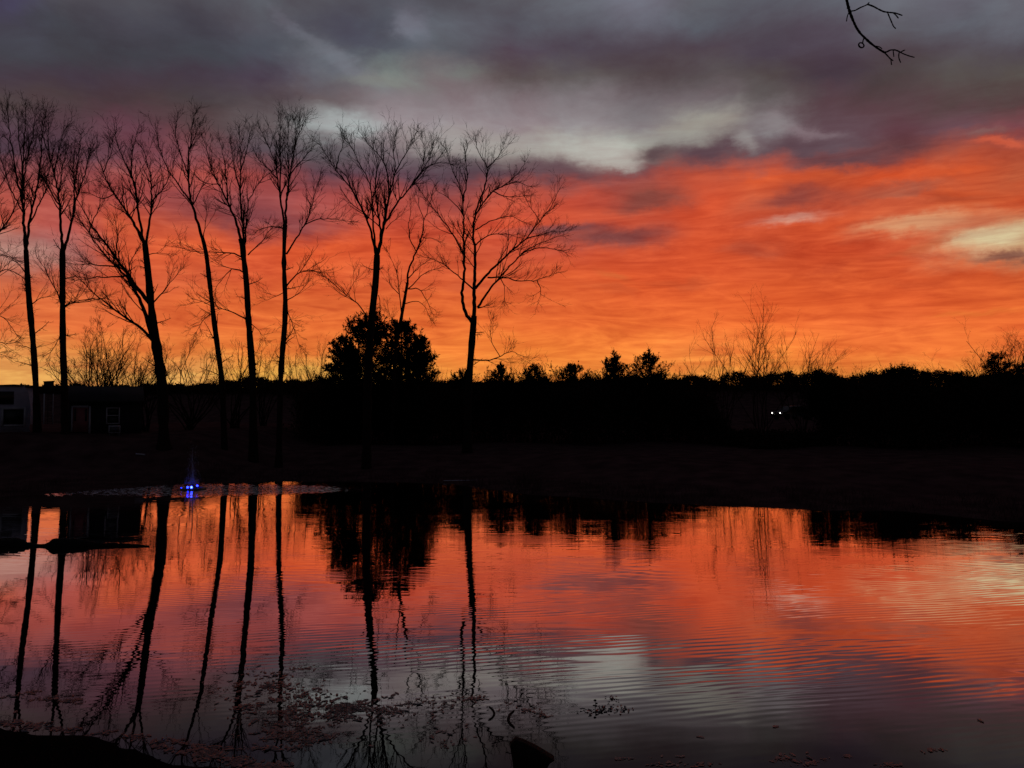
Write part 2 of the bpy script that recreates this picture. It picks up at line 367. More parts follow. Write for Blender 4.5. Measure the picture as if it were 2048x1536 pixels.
def build_ground():
    ys = np.unique(np.r_[np.linspace(-60, 2, 20), np.linspace(2, 12, 70), np.linspace(12, 20, 30), np.linspace(20, 36, 90), np.linspace(36, 130, 70), np.linspace(130, 1600, 30)])
    xs = np.unique(np.r_[np.linspace(-1200, -60, 20), np.linspace(-60, -30, 40), np.linspace(-30, 26, 300), np.linspace(26, 90, 50), np.linspace(90, 1200, 20)])
    XX, YY = np.meshgrid(xs, ys); ZZ = ground(XX.ravel(), YY.ravel()).reshape(XX.shape)
    v = np.stack([XX, YY, ZZ], -1).reshape(-1, 3); ny, nx = XX.shape
    i = np.arange(ny - 1)[:, None]; j = np.arange(nx - 1)[None]
    q = np.stack([i * nx + j, i * nx + j + 1, (i + 1) * nx + j + 1, (i + 1) * nx + j], -1).reshape(-1, 4)
    mb = MB(); mb.add(v, q); tag(mb.build('ground', SOIL, None, True), kind='structure')
build_ground()
def dark_near_bank():        # near bank coloured almost black, blending to dry winter grass beyond the pond
    t = SOIL.node_tree; b = t.nodes['Principled BSDF']; src = b.inputs['Base Color'].links[0].from_socket
    c = t.nodes.new('ShaderNodeTexCoord'); sp = t.nodes.new('ShaderNodeSeparateXYZ'); t.links.new(c.outputs['Object'], sp.inputs[0])
    r = t.nodes.new('ShaderNodeMapRange'); r.inputs[1].default_value = 14; r.inputs[2].default_value = 22; t.links.new(sp.outputs[1], r.inputs[0])
    x = t.nodes.new('ShaderNodeMix'); x.data_type = 'RGBA'; t.links.new(r.outputs[0], x.inputs[0]); x.inputs[6].default_value = (.009, .008, .008, 1); t.links.new(src, x.inputs[7]); t.links.new(x.outputs[2], b.inputs['Base Color'])
dark_near_bank()

# water
WATER = bpy.data.materials.new('pond_water'); WATER.use_nodes = True
def water_material():
    t = WATER.node_tree; t.nodes.clear(); Ln = t.links
    def node(k, **kw):
        n = t.nodes.new(k)
        for a, b in kw.items(): setattr(n, a, b)
        return n
    def m(op, a, b=None, clamp=False):
        n = node('ShaderNodeMath', operation=op); n.use_clamp = clamp
        for i, v in enumerate([a, b]):
            if v is None: continue
            if isinstance(v, (int, float)): n.inputs[i].default_value = v
            else: Ln.new(v, n.inputs[i])
        return n.outputs[0]
    tcn = node('ShaderNodeTexCoord'); P = tcn.outputs['Object']
    def nz(rot, scl, detail, rough=.5, dist=0):
        mp = node('ShaderNodeMapping'); mp.inputs['Rotation'].default_value = (0, 0, rot); mp.inputs['Scale'].default_value = (*scl, 1)
        Ln.new(P, mp.inputs['Vector']); n = node('ShaderNodeTexNoise'); n.inputs['Scale'].default_value = 1; n.inputs['Detail'].default_value = detail
        n.inputs['Roughness'].default_value = rough; n.inputs['Distortion'].default_value = dist
        Ln.new(mp.outputs[0], n.inputs['Vector']); return m('SUBTRACT', n.outputs['Fac'], .5)
    sp = node('ShaderNodeSeparateXYZ'); Ln.new(P, sp.inputs[0]); px, py = sp.outputs[0], sp.outputs[1]
    def mr(v, a, b, c=0, d=1):
        n = node('ShaderNodeMapRange', interpolation_type='SMOOTHSTEP'); Ln.new(v, n.inputs[0])
        for i, q in enumerate((a, b, c, d)): n.inputs[i + 1].default_value = q
        return n.outputs[0]
    rip = nz(-.15, (.8, 8.5), 2, .5, .15)          # long low ripples from the fountain side
    fine = nz(.05, (1.5, 9.0), 2, .5)
    swell = nz(-.1, (.3, 1.3), 2, .5)
    ph = m('ADD', m('MULTIPLY', m('SUBTRACT', py, m('MULTIPLY', px, .21)), 50.0), m('MULTIPLY', nz(.2, (.30, .75), 2, .5), 17.0))
    train = m('MULTIPLY', m('SINE', ph), mr(nz(.5, (.35, .8), 2, .5), -.12, .13, .05, 1.15))
    ph2 = m('ADD', m('MULTIPLY', m('ADD', py, m('MULTIPLY', px, .05)), 23.0), m('MULTIPLY', nz(.9, (.4, .6), 2, .5), 22.0))
    train2 = m('MULTIPLY', m('SINE', ph2), mr(nz(1.5, (.3, .5), 2, .5), -.05, .18, 0.0, 1.0))
    lat = nz(.0, (2.0, 5.0), 2, .5)
    patch = nz(.3, (.16, .3), 2, .5)
    # calmer water at lower left, livelier in the middle right
    q = m('ADD', m('MULTIPLY', px, .55), m('ADD', m('MULTIPLY', py, .35), m('MULTIPLY', patch, 4)))
    calm = m('MAXIMUM', mr(q, -.2, 3.2, .16, 1.0), mr(py, 12.5, 17.5, 0.0, .9))
    close = mr(py, 6.8, 8.6, .22, 1.0)
    amp = m('MULTIPLY', calm, close)
    # churned ring round the fountain
    fx = m('SUBTRACT', px, -12.0); fy = m('MULTIPLY', m('SUBTRACT', py, 28.4), 2.6)
    rr = m('SQRT', m('ADD', m('MULTIPLY', fx, fx), m('MULTIPLY', fy, fy)))
    ring = mr(m('ADD', rr, m('MULTIPLY', patch, 6)), 1.0, 8.0, 1.0, 0.0)
    churn = m('MULTIPLY', nz(.4, (5, 9), 3, .6), m('MULTIPLY', ring, 3.6))
    sy = m('ADD', m('ADD', m('MULTIPLY', m('MULTIPLY', rip, amp), .026), m('MULTIPLY', m('MULTIPLY', train, amp), .0125)), m('ADD', m('ADD', m('ADD', m('MULTIPLY', swell, .004), m('MULTIPLY', m('MULTIPLY', train2, amp), .006)), m('MULTIPLY', m('MULTIPLY', fine, amp), .02)), churn))
    sx = m('ADD', m('MULTIPLY', m('MULTIPLY', lat, m('ADD', amp, .2)), .010), m('MULTIPLY', churn, .3))
    cb = node('ShaderNodeCombineXYZ'); Ln.new(sx, cb.inputs[0]); Ln.new(sy, cb.inputs[1]); cb.inputs[2].default_value = 1
    nv = node('ShaderNodeVectorMath', operation='NORMALIZE'); Ln.new(cb.outputs[0], nv.inputs[0]); NV = nv.outputs[0]
    gl = node('ShaderNodeBsdfGlossy'); gl.inputs['Roughness'].default_value = 0.012; gl.inputs['Color'].default_value = (1, .98, .97, 1); Ln.new(NV, gl.inputs['Normal'])
    df = node('ShaderNodeBsdfDiffuse'); df.inputs['Color'].default_value = (.006, .006, .007, 1)
    lw = node('ShaderNodeLayerWeight'); lw.inputs['Blend'].default_value = .5; Ln.new(NV, lw.inputs['Normal'])
    fac = node('ShaderNodeValToRGB'); Ln.new(lw.outputs['Facing'], fac.inputs[0]); cr = fac.color_ramp
    st = [(.30, .03), (.56, .085), (.62, .19), (.685, .48), (.76, .75), (.87, .97)]
    while len(cr.elements) < len(st): cr.elements.new(.5)
    for e, (p, v) in zip(cr.elements, st): e.position = p
    for e, (p, v) in zip(cr.elements, st): e.color = (v, v, v, 1)
    mx = node('ShaderNodeMixShader'); Ln.new(fac.outputs[0], mx.inputs[0]); Ln.new(df.outputs[0], mx.inputs[1]); Ln.new(gl.outputs[0], mx.inputs[2])
    o = node('ShaderNodeOutputMaterial'); Ln.new(mx.outputs[0], o.inputs[0])
water_material()
mb = MB(); mb.add([(-60, -10, 0), (45, -10, 0), (45, 45, 0), (-60, 45, 0)], [(0, 1, 2, 3)])
tag(mb.build('pond_water', WATER), kind='structure')

# ------------------------------------------------------------------ bare trees on the far bank
def bare_tree(name, D, trunk, tw, limbs, label, cat='tree', group=None, seed=1, dens=3.4, L1=1.38, rmin=.0064, extra_top=0, lw_scale=1.0, depth=.8, t0=.25):
    """trunk: px polyline (top last), tw: width px at base and top; limbs: (polyline px, start width px, end width px)"""
    rng = np.random.default_rng(seed)
    s = D / F
    tp = np.array([at(x, y, D) for x, y in trunk]); bx = tp[0][0] + (tp[0][0] - tp[1][0]) * .6
    g = gz(bx, D); base = np.array([bx, D, g - .15])
    tp = np.vstack([base, tp]); q, ln = resample(tp, .35)
    h = np.linspace(0, 1, len(q)); r0, r1 = tw[0] * s / 2 * .9, tw[1] * s / 2 * .9
    rad = r0 + (r1 - r0) * h + r0 * .45 * np.exp(-h * 22); rad *= 1 + .08 * rng.normal(size=len(q))
    root = empty(name, (bx, D, g)); tag(root, label, cat, group)
    t = MB(); t.tubes(q, rad, 9); t.build('trunk', BARK, root, True)
    br = MB()
    tx = tp[-1][0]
    for (pl, w0, w1) in limbs:
        a0 = np.array(pl[0], float)
        k = rng.uniform(-depth, depth)
        P = []; acc = 0
        for i, (x, y) in enumerate(pl):
            if i: acc += math.hypot(x - pl[i - 1][0], y - pl[i - 1][1]) * s
            P.append(at(x, y, D + k * max(0, acc - .2)))
        q, ln = resample(P, .22); q[1:-1] += rng.normal(size=(len(q) - 2, 3)) * .018
        h = np.linspace(0, 1, len(q)); rr = (w1 * .8 + (w0 - w1 * .8) * (1 - h) ** 1.25) * s / 2 * .86; rr = np.maximum(rr, .009)
        br.tubes(q, rr, 6)
        twigs_on(br, q, rr, rng, dens, L1, rmin, 3, t0)
        # terminal spray
        n = 3; e = q[-1]; dr = nrm(q[-1] - q[-2])
        A, ra = shoots(np.repeat(e[None], n, 0), nrm(dr + rng.normal(size=(n, 3)) * .25), L1 * (.25 + .35 * rng.random(n)), np.full(n, max(rmin, rr[-1] * .8)), 7, rng, .4, .14, .35); br.tubes(A, ra, 3)
        P2, D2, r2, t2, ix = spawn(A, ra, 6, rng, .1, 1); A2, ra2 = shoots(P2, D2, .45 * L1 * (.3 + .7 * rng.random(len(t2))), np.full(len(t2), rmin * .85), 4, rng, .3, .15, .4); br.tubes(A2, ra2, 3)
    # a few short dead twigs on the upper trunk
    q, ln = resample(tp, .35); r = np.full(len(q), r1)
    twigs_on(br, q, r, rng, .95, 1.0, rmin * .85, 3, .30, .05, (.8, 1.5))
    br.build('branches', TWIG, root)
    return root

G1 = 'tall bare trees in a row on the far bank'
bare_tree('bare_tree', 36.5, [(-38,770),(-40,680),(-42,600),(-40,540)], (14, 10), [
  ([(-40,545),(-30,500),(-8,470),(15,445),(35,405),(42,385)], 7, 2), ([(-40,540),(-45,460),(-40,380),(-35,300),(-40,230)], 8, 2),
  ([(-40,600),(-15,560),(10,535),(35,545),(50,560)], 4, 2), ([(-40,640),(-10,625),(15,640),(30,665)], 3, 1.5), ([(-38,700),(-15,680),(15,690),(28,685)], 3, 1.5), ([(-42,500),(-20,420),(0,370),(20,340)], 5, 2),
  ([(-38,560),(-10,510),(8,505),(30,520)], 3, 1.5), ([(-38,730),(-10,700),(10,712)], 3, 1.5)],
  'bare tree cut by the left edge, only its side limbs reaching into view', group=G1, seed=11)
bare_tree('bare_tree', 36, [(72,775),(66,680),(58,600),(54,540),(52,500)], (14, 10.5), [
  ([(52,502),(47,440),(45,380),(46,320),(50,260),(52,215)], 7.5, 1.8), ([(53,502),(60,440),(70,390),(80,340),(84,280),(92,225)], 6.5, 1.8),
  ([(46,410),(33,355),(24,300),(18,250),(14,225)], 4.5, 1.6), ([(45,380),(55,320),(66,270),(70,235)], 3.5, 1.5), ([(60,445),(90,385),(98,340),(108,300)], 3.5, 1.5),
  ([(46,425),(22,380),(5,330),(-8,290)], 3.5, 1.5), ([(61,610),(74,598),(88,594),(98,593)], 3, 1.2), ([(50,545),(30,520),(10,505)], 2.5, 1.2), ([(46,330),(38,285),(36,240)], 3, 1.4)],
  'slim tree leaning left with a narrow twin-stemmed crown, nearest the pale camper', group=G1, seed=12, dens=4.4)
bare_tree('bare_tree', 35.5, [(129,775),(126,700),(125,600),(125,520),(125,500)], (15, 11), [
  ([(125,505),(121,440),(117,385),(108,345),(95,300),(98,255)], 7, 1.8), ([(126,505),(138,465),(147,425),(154,390),(168,355),(178,310)], 7, 1.8),
  ([(147,425),(150,370),(158,310),(162,270)], 4, 1.5), ([(119,410),(98,375),(80,345),(72,310)], 4, 1.5), ([(108,345),(118,300),(128,262)], 3.5, 1.5), ([(154,390),(145,340),(150,290)], 3, 1.4),
  ([(124,612),(112,580),(98,555),(88,530),(78,522)], 3.5, 1.4), ([(127,612),(150,604),(178,602),(202,597)], 3, 1.2), ([(124,660),(112,690),(100,705)], 2.4, 1.1), ([(117,385),(125,335),(135,300)], 3.5, 1.5), ([(95,300),(82,265),(88,235)], 2.5, 1.2), ([(127,560),(150,548),(165,555)],2.5,1.2)],
  'straight vertical tree with a forked crown, at the left corner of the dark shed', group=G1, seed=13, dens=4.6)
bare_tree('bare_tree', 34.5, [(326,780),(320,735),(312,685),(303,620),(298,560),(292,505),(290,488)], (26, 12), [
  ([(290,492),(275,460),(252,420),(228,388),(206,345),(192,305)], 8, 1.8), ([(289,490),(278,440),(274,400),(270,370),(252,330),(234,290),(230,270)], 7, 1.8),
  ([(292,490),(300,440),(304,400),(302,360),(294,320),(280,290)], 6, 1.8), ([(303,405),(328,375),(342,345),(348,320)], 3.5, 1.4), ([(276,400),(262,350),(266,300),(272,272)], 4, 1.5),
  ([(312,700),(296,645),(276,590),(252,552),(226,528),(200,498),(178,465),(160,440)], 12, 2), ([(303,612),(280,582),(255,548),(228,510),(206,480),(180,445),(158,405)], 11, 2),
  ([(310,690),(288,660),(258,640),(228,618),(200,598),(172,572),(156,556)], 8, 1.8), ([(252,552),(226,554),(190,555),(150,560)], 4, 1.4), ([(240,535),(205,532),(172,527),(140,527)], 4, 1.4),
  ([(200,598),(170,600),(140,605)], 3.5, 1.3), ([(306,606),(330,578),(345,560),(360,542)], 4, 1.3), ([(226,528),(232,500),(238,470),(232,450)], 3.5, 1.4), ([(178,465),(190,430),(202,405),(198,380)], 3, 1.3), ([(294,510),(312,503),(330,507)], 2.5, 1.2),
  ([(228,388),(215,400),(195,395),(175,385)], 3, 1.3), ([(206,345),(222,310),(226,285)], 3, 1.3), ([(255,548),(262,515),(275,500)], 3, 1.3)],
  'thickest trunk on the left, with three heavy limbs sweeping up to the left', group=G1, seed=14, dens=3.8)
bare_tree('bare_tree', 36.5, [(445,765),(436,700),(428,640),(420,570),(412,500),(404,472)], (13, 9), [
  ([(404,475),(392,432),(380,398),(376,350),(378,300),(384,255),(388,232)], 7.5, 1.7), ([(380,402),(354,365),(330,330),(318,292),(312,262)], 4.5, 1.5), ([(377,350),(362,310),(350,275),(352,245)], 3.5, 1.4),
  ([(384,412),(402,375),(420,345)], 3, 1.3), ([(412,506),(392,505),(372,500),(362,495)], 2.6, 1.1), ([(407,475),(412,440),(413,420)], 2.4, 1.1), ([(378,300),(392,270),(398,250)], 2.8, 1.2), ([(428,618),(408,600),(388,606)], 2.4, 1.1), ([(424,625),(405,640),(395,660)], 2.2, 1)],
  'thin leaning tree, its bent stem running up left to one small tuft', group=G1, seed=15, dens=3.6)
bare_tree('bare_tree', 36, [(506,760),(502,700),(497,640),(493,560),(486,505),(482,478)], (18, 11), [
  ([(482,480),(468,432),(455,402),(436,368),(420,328),(412,292),(406,278)], 7, 1.7), ([(490,540),(488,480),(483,430),(480,380),(482,320),(479,270)], 7, 1.7), ([(488,500),(493,440),(496,402),(512,372),(530,352),(548,340)], 5, 1.5),
  ([(455,402),(452,350),(446,310),(440,285)], 4, 1.5), ([(480,380),(466,330),(462,290)], 3.5, 1.4), ([(482,340),(494,300),(500,268)], 3.5, 1.4), ([(486,515),(466,506),(440,504),(415,505),(395,502)], 4, 1.3),
  ([(495,642),(474,628),(450,616),(430,617),(412,630)], 4, 1.2), ([(496,510),(514,490),(530,478),(540,460)], 3.5, 1.3), ([(487,545),(468,532),(455,545),(436,570),(425,585)], 3.5, 1.2), ([(500,645),(515,655),(522,670)], 2.5, 1.1), ([(436,368),(418,372),(402,362)], 2.6, 1.2), ([(489,450),(470,425),(448,418)], 3, 1.2)],
  'sturdy upright tree whose crown splits into a slanting left limb and two close stems', group=G1, seed=16, dens=4.0)
bare_tree('bare_tree', 35.5, [(561,762),(565,700),(570,650),(571,600),(568,540),(568,500),(570,450)], (14, 9.5), [
  ([(570,455),(562,402),(556,360),(550,322),(534,285),(520,258)], 6, 1.7), ([(571,452),(573,400),(580,350),(588,300),(600,262),(610,240)], 6, 1.7), ([(560,385),(562,330),(558,280),(562,240)], 4.5, 1.5), ([(574,400),(578,340),(575,280),(578,245)], 4, 1.5),
  ([(573,508),(596,472),(613,445),(625,405),(633,372),(640,352)], 4.5, 1.5), ([(612,448),(640,435),(665,438),(700,443)], 2.8, 1.1), ([(573,572),(590,550),(612,540),(628,538),(652,556)], 4, 1.3), ([(568,458),(545,452),(522,456),(505,470)], 3.2, 1.2),
  ([(570,612),(582,640),(592,670),(598,690)], 2.8, 1.1), ([(574,600),(600,585),(612,570)], 2.5, 1.1), ([(580,350),(600,325),(622,300)], 3.5, 1.4), ([(556,360),(535,335),(515,315)], 3.5, 1.4), ([(567,585),(548,595),(535,600)], 2.2, 1), ([(588,300),(592,262),(590,240)], 3, 1.3)],
  'upright tree with the broad fan-shaped crown, and an arching limb bending right halfway up', group=G1, seed=17, dens=4.2)
bare_tree('bare_tree', 35, [(735,778),(738,700),(745,620),(752,560),(754,510)], (20, 14), [
  ([(752,512),(742,460),(726,420),(702,376),(672,340),(652,308),(640,290)], 7, 1.7), ([(753,510),(746,445),(744,400),(738,360),(720,330),(706,302),(696,282)], 6, 1.7), ([(756,510),(763,465),(754,410),(750,375),(755,340),(752,312),(746,290)], 7, 1.7),
  ([(757,505),(766,460),(772,425),(778,390),(790,345),(804,318),(820,292),(828,275)], 9, 1.7), ([(768,450),(790,412),(815,380),(842,348),(860,318),(866,290)], 6, 1.6), ([(820,374),(848,336),(876,324),(900,328)], 3.5, 1.3),
  ([(778,390),(776,345),(762,312),(744,298),(732,280)], 4.5, 1.5), ([(733,632),(716,606),(690,588),(668,568),(650,554)], 3.5, 1.2), ([(692,592),(705,570),(712,558)], 2, 1), ([(672,340),(680,305),(688,280)], 3, 1.3), ([(772,458),(782,446),(790,440)], 2.5, 1.1), ([(790,345),(786,305),(790,275)], 3.2, 1.3), ([(757,590),(762,610),(760,640)], 2.2, 1), ([(842,348),(850,300),(842,272)], 3, 1.3), ([(702,376),(690,345),(665,330)],3,1.3)],
  'tall vase-shaped tree rising in front of the rounded evergreens', group=G1, seed=18, dens=3.8)
bare_tree('bare_tree', 46, [(790,700),(800,650),(808,605),(815,565)], (9, 7), [
  ([(815,568),(816,542),(830,510),(845,470),(848,440),(860,405),(868,375)], 5.5, 1.4), ([(834,505),(820,482),(817,450),(822,420),(820,402)], 3, 1.2), ([(815,558),(840,532),(855,522)], 3.2, 1.3), ([(817,577),(848,546),(870,538),(890,532)], 3, 1.2),
  ([(816,578),(838,575),(852,598),(866,628)], 2.8, 1.1), ([(803,628),(798,585),(795,550),(785,522),(776,505)], 3.2, 1.2), ([(798,588),(780,572),(776,545)], 2.2, 1), ([(848,440),(836,410),(838,385)], 2.2, 1), ([(808,608),(835,600),(852,615),(862,640)], 2.2, 1), ([(795,665),(780,630),(775,610)], 2, 1), ([(846,475),(862,475),(874,480)], 2, 1)],
  'thin crooked tree coming up out of the right-hand evergreen', group=G1, seed=19, dens=2.4, L1=1.1, rmin=.006)
bare_tree('bare_tree', 40, [(937,768),(942,705),(946,655),(948,632)], (19, 14.5), [
  ([(944,645),(927,618),(924,590),(930,540),(928,500),(927,450),(926,400),(920,370),(906,345),(897,315),(892,300)], 9, 1.7), ([(948,640),(948,570),(951,510),(946,462),(949,432),(965,408),(985,382),(1012,370),(1038,345),(1050,325)], 11, 1.7),
  ([(950,430),(960,398),(972,368),(976,335),(963,316),(952,298),(953,286)], 5, 1.5), ([(975,335),(998,312),(1008,290)], 3.2, 1.3), ([(927,508),(902,462),(872,422),(850,395),(836,375)], 4.5, 1.5), ([(946,578),(926,560),(892,532),(866,518),(848,514)], 4, 1.3),
  ([(951,577),(976,546),(1012,512),(1050,480),(1080,442),(1105,410),(1118,380)], 6.5, 1.4), ([(955,615),(984,572),(1012,540),(1042,508),(1078,494),(1110,498),(1132,505)], 6, 1.3), ([(975,555),(1004,554),(1040,563),(1078,560),(1108,548)], 4, 1.3),
  ([(1052,478),(1090,466),(1130,462)], 3, 1.2), ([(1042,508),(1075,488),(1125,470)], 3, 1.2), ([(1074,560),(1085,582),(1076,602)], 2.6, 1.1), ([(950,492),(976,470),(1010,466),(1035,475)], 3.5, 1.2), ([(946,719),(975,721),(1002,713),(1022,700),(1045,712)], 3.8, 1.3), ([(1000,713),(985,690),(978,660),(985,640)], 2.2, 1),
  ([(955,616),(970,613)], 4, 2), ([(926,430),(905,400),(878,385)], 3, 1.3), ([(985,382),(1015,395),(1045,392)], 3, 1.3), ([(950,460),(985,440),(1020,430),(1050,445)], 3, 1.2), ([(926,400),(936,355),(930,312),(935,288)], 4, 1.4), ([(1012,370),(1030,360),(1055,372)], 3, 1.2), ([(1000,555),(1010,575),(1008,600)], 2.5, 1.1), ([(1080,442),(1060,415),(1050,395)], 2.2, 1.1)],
  'rightmost tall tree, forked low with long limbs spreading wide to the right', group=G1, seed=20, dens=3.3)

# ------------------------------------------------------------------ bare shrubs and saplings
def shrub(name, D, x, ytop, halfw, label, cat='shrub', group=None, seed=1, stems=9, lean=.6, K=9, per=(9, 5, 3), rmin=.0068, base_y=None, sub=.36):
    rng = np.random.default_rng(seed); top = at(x, ytop, D); g = gz(top[0], D); H = top[2] - g; W = halfw * D / F
    root = empty(name, (top[0], D, g)); tag(root, label, cat, group)
    n = int(stems * (1.4 if cat == 'sapling' else 2)); P0 = np.tile([top[0], D, g - .05], (n, 1)) + rng.normal(size=(n, 3)) * [.14, .14, 0]
    th = rng.random(n) * 2 * np.pi; ln = np.sqrt(rng.random(n)) * lean; ln[0] = .05
    sx = W / H
    D0 = nrm(np.stack([np.cos(th) * ln * sx * 2.1, np.sin(th) * ln * sx, np.ones(n)], 1))
    L = H * (1.06 - .18 * ln) * (.72 + .3 * rng.random(n)); L[0] = H * 1.02
    A, ra = shoots(P0, D0, L, np.full(n, max(.012, H * .0075)), K, rng, .05, .15, .25)
    st = MB(); st.tubes(A, ra * (.5 if cat == 'sapling' else 1), 5); st.build('stems', BARK, root)
    tw = MB()
    P, Dr, rr, t, ix = spawn(A, ra, per[0], rng, .38, 1, (.35, .85)); L1 = L[ix] * sub * (.3 + .8 * rng.random(len(t))) * (1.15 - .6 * t)
    A1, r1 = shoots(P, nrm(Dr + [0, 0, .25]), L1, np.maximum(rr * .55, rmin), 6, rng, .5, .14, .35); tw.tubes(A1, r1, 3)
    P, Dr, rr, t, ix = spawn(A1, r1, per[1], rng, .15, 1, (.35, .85)); L2 = L1[ix] * .5 * (.3 + .8 * rng.random(len(t)))
    A2, r2 = shoots(P, Dr, L2, np.maximum(rr * .6, rmin * .85), 4, rng, .35, .15, .45); tw.tubes(A2, r2, 3)
    if per[2]:
        P, Dr, rr, t, ix = spawn(A2, r2, per[2], rng, .2, 1, (.35, .85)); L3 = L2[ix] * .5 * (.4 + .8 * rng.random(len(t)))
        A3, r3 = shoots(P, Dr, L3, np.full(len(t), rmin * .7), 3, rng, .3, .15, .5); tw.tubes(A3, r3, 3)
    tw.build('twigs', TWIG, root)
    return root
G2 = 'bare shrubs between the tall trunks'
shrub('bare_shrub', 42, 232, 640, 108, 'largest bare shrub, a rounded mass of twigs behind the dark shed', group=G2, seed=31, stems=11, lean=1.1, per=(11, 6, 3))
shrub('bare_shrub', 43, 176, 680, 60, 'lower spreading bare shrub at the left foot of the largest one', group=G2, seed=32, stems=8, lean=1.1, per=(9, 5, 3))
shrub('bare_shrub', 42, 292, 668, 52, 'bare shrub tangled behind the base of the thickest leaning trunk', group=G2, seed=33, stems=7, lean=1.0, per=(9, 5, 3))
shrub('bare_shrub', 43, 382, 668, 66, 'open bare shrub in the gap right of the thickest leaning trunk', group=G2, seed=34, stems=9, lean=1.1, per=(9, 5, 3))
shrub('bare_shrub', 47, 470, 672, 34, 'small upright bare shrub just left of the sturdy upright trunk', group=G2, seed=35, stems=6, lean=.9, per=(7, 5, 2))
shrub('bare_shrub', 52, 528, 688, 30, 'faint thin shrub between the sturdy trunk and the fan-crowned tree', group=G2, seed=36, stems=6, lean=.9, per=(6, 4, 2))
shrub('bare_shrub', 55, 622, 678, 42, 'fine-twigged shrub immediately left of the rounded evergreens', group=G2, seed=37, stems=9, lean=1.0, per=(8, 5, 2), rmin=.006)
G3 = 'bare saplings above the right-hand hedge'
shrub('bare_sapling', 54, 1520, 612, 70, 'tallest bare sapling above the hedge, with long upright whips', 'sapling', G3, 41, stems=9, lean=.95, per=(11, 5, 2), rmin=.005, sub=.34)
shrub('bare_sapling', 55, 1452, 648, 50, 'lower sapling immediately left of the tallest one', 'sapling', G3, 42, stems=8, lean=.95, per=(9, 5, 2), rmin=.0048, sub=.34)
shrub('bare_sapling', 56, 1604, 652, 58, 'wide loose sapling immediately right of the tallest one', 'sapling', G3, 43, stems=10, lean=1.0, per=(9, 5, 2), rmin=.0048, sub=.34)
shrub('bare_sapling', 70, 1738, 712, 26, 'small faint sapling alone halfway to the right edge', 'sapling', G3, 44, stems=5, lean=1.0, per=(6, 4, 2), rmin=.006)
shrub('bare_sapling', 72, 1872, 714, 24, 'small faint sapling just left of the thick bush by the right edge', 'sapling', G3, 45, stems=5, lean=1.0, per=(6, 4, 2), rmin=.006)
shrub('bare_sapling', 52, 1395, 690, 24, 'short thin sapling at the low dip in the hedge', 'sapling', G3, 46, stems=5, lean=.8, per=(6, 4, 2), rmin=.006)
shrub('bare_sapling', 50, 1040, 690, 16, 'wispy sapling right of the rightmost tall tree', 'sapling', G3, 47, stems=4, lean=.7, per=(6, 4, 1), rmin=.006)
shrub('bare_sapling', 51, 1258, 700, 20, 'wispy sapling between the two pointed evergreens', 'sapling', G3, 48, stems=4, lean=.7, per=(6, 4, 1), rmin=.006)

# bushy thicket by the right edge: bare top with an evergreen foot
def leafy_cloud(mb, c, rad3, n, rng, size, shell=.5):
    d = nrm(rng.normal(size=(n, 3))); r = (shell + (1 - shell) * rng.random(n)) ** .7
    mb.leaves(c + d * r[:, None] * np.asarray(rad3), size, rng, 2.0)

def evergreen(name, D, x, ytop, halfw, label, seed, group=None, shape='round', n=26000, size=.13, ybase_w=1.0):
    rng = np.random.default_rng(seed); top = at(x, ytop, D); g = gz(top[0], D); H = top[2] - g; W = halfw * D / F
    root = empty(name, (top[0], D, g)); tag(root, label, 'evergreen', group)
    tk = MB(); q, _ = resample([(top[0], D, g - .1), (top[0] + .05, D, g + H * .5), (top[0], D, g + H * .97)], .3); tk.tubes(q, np.linspace(.02 * H + .03, .012, len(q)), 7); tk.build('trunk', BARK, root)
    cr = MB(); nb = 240 if shape == 'round' else 170
    h = rng.random(nb) ** (.75 if shape == 'round' else .6) * .94 + .02
    if shape == 'cone': h = 1 - .62 * rng.random(nb) ** .8
    h = np.minimum(h, .985)
    Hv = 140 * D / F if shape == 'round' else (757 - ytop) * D / F
    prof = np.sqrt((1 - h) * H / Hv) * 1.25 if shape == 'round' else 1.25 * ((1 - h) * H / Hv) ** 1.1
    prof = np.minimum(prof, 1.4)
    L = W * prof * (.45 + .68 * rng.random(nb)) + .05
    th = rng.random(nb) * 2 * np.pi
    el = .05 + .5 * h ** 3 if shape == 'round' else .25 + .6 * h
    D0 = np.stack([np.cos(th) * np.cos(el), np.sin(th) * np.cos(el), np.sin(el)], 1)
    P0 = np.stack([np.full(nb, top[0]), np.full(nb, D), g + H * h - L * np.sin(el) * .8], 1)
    A, ra = shoots(P0, D0, L, np.full(nb, .02), 8, rng, .25, .10, .3); cr.tubes(A, ra, 4)
    sp = resample([(top[0], D, g + H * .8), (top[0] + .04, D, g + H * .93), (top[0] - .02, D, g + H * 1.03)], .12)[0]; cr.tubes(sp, np.linspace(.02, .008, len(sp)), 4)
    P, Dr, rr, t, ix = spawn(A, ra, 9, rng, .3, 1, (.4, .9)); Lb = L[ix]; L1 = np.minimum(L[ix] * .36, .55) * (.4 + .8 * rng.random(len(t)))
    A1, r1 = shoots(P, nrm(Dr + [0, 0, .3]), L1, np.full(len(t), .008), 4, rng, .5, .12, .4); cr.tubes(A1, r1, 3)
    m = len(A1); per = max(1, int(n / m)); P, Dr, rr, t, ix = spawn(A1, r1, per, rng, .1, 1.0, (.3, .8))
    kp = rng.random(len(P)) < np.clip(Lb[ix] / .75, .06, 1); P = P[kp]; Dr = Dr[kp]
    cr.leaves(P + rng.normal(size=P.shape) * .03, size, rng, 3.0, Dr)
    if False: leafy_cloud(cr, np.array([top[0], D, g + H * .28]), (W * .8, W * .6, H * .22), n // 8, rng, size * 1.1, .1)
    cr.build('crown', LEAF, root)
    return root
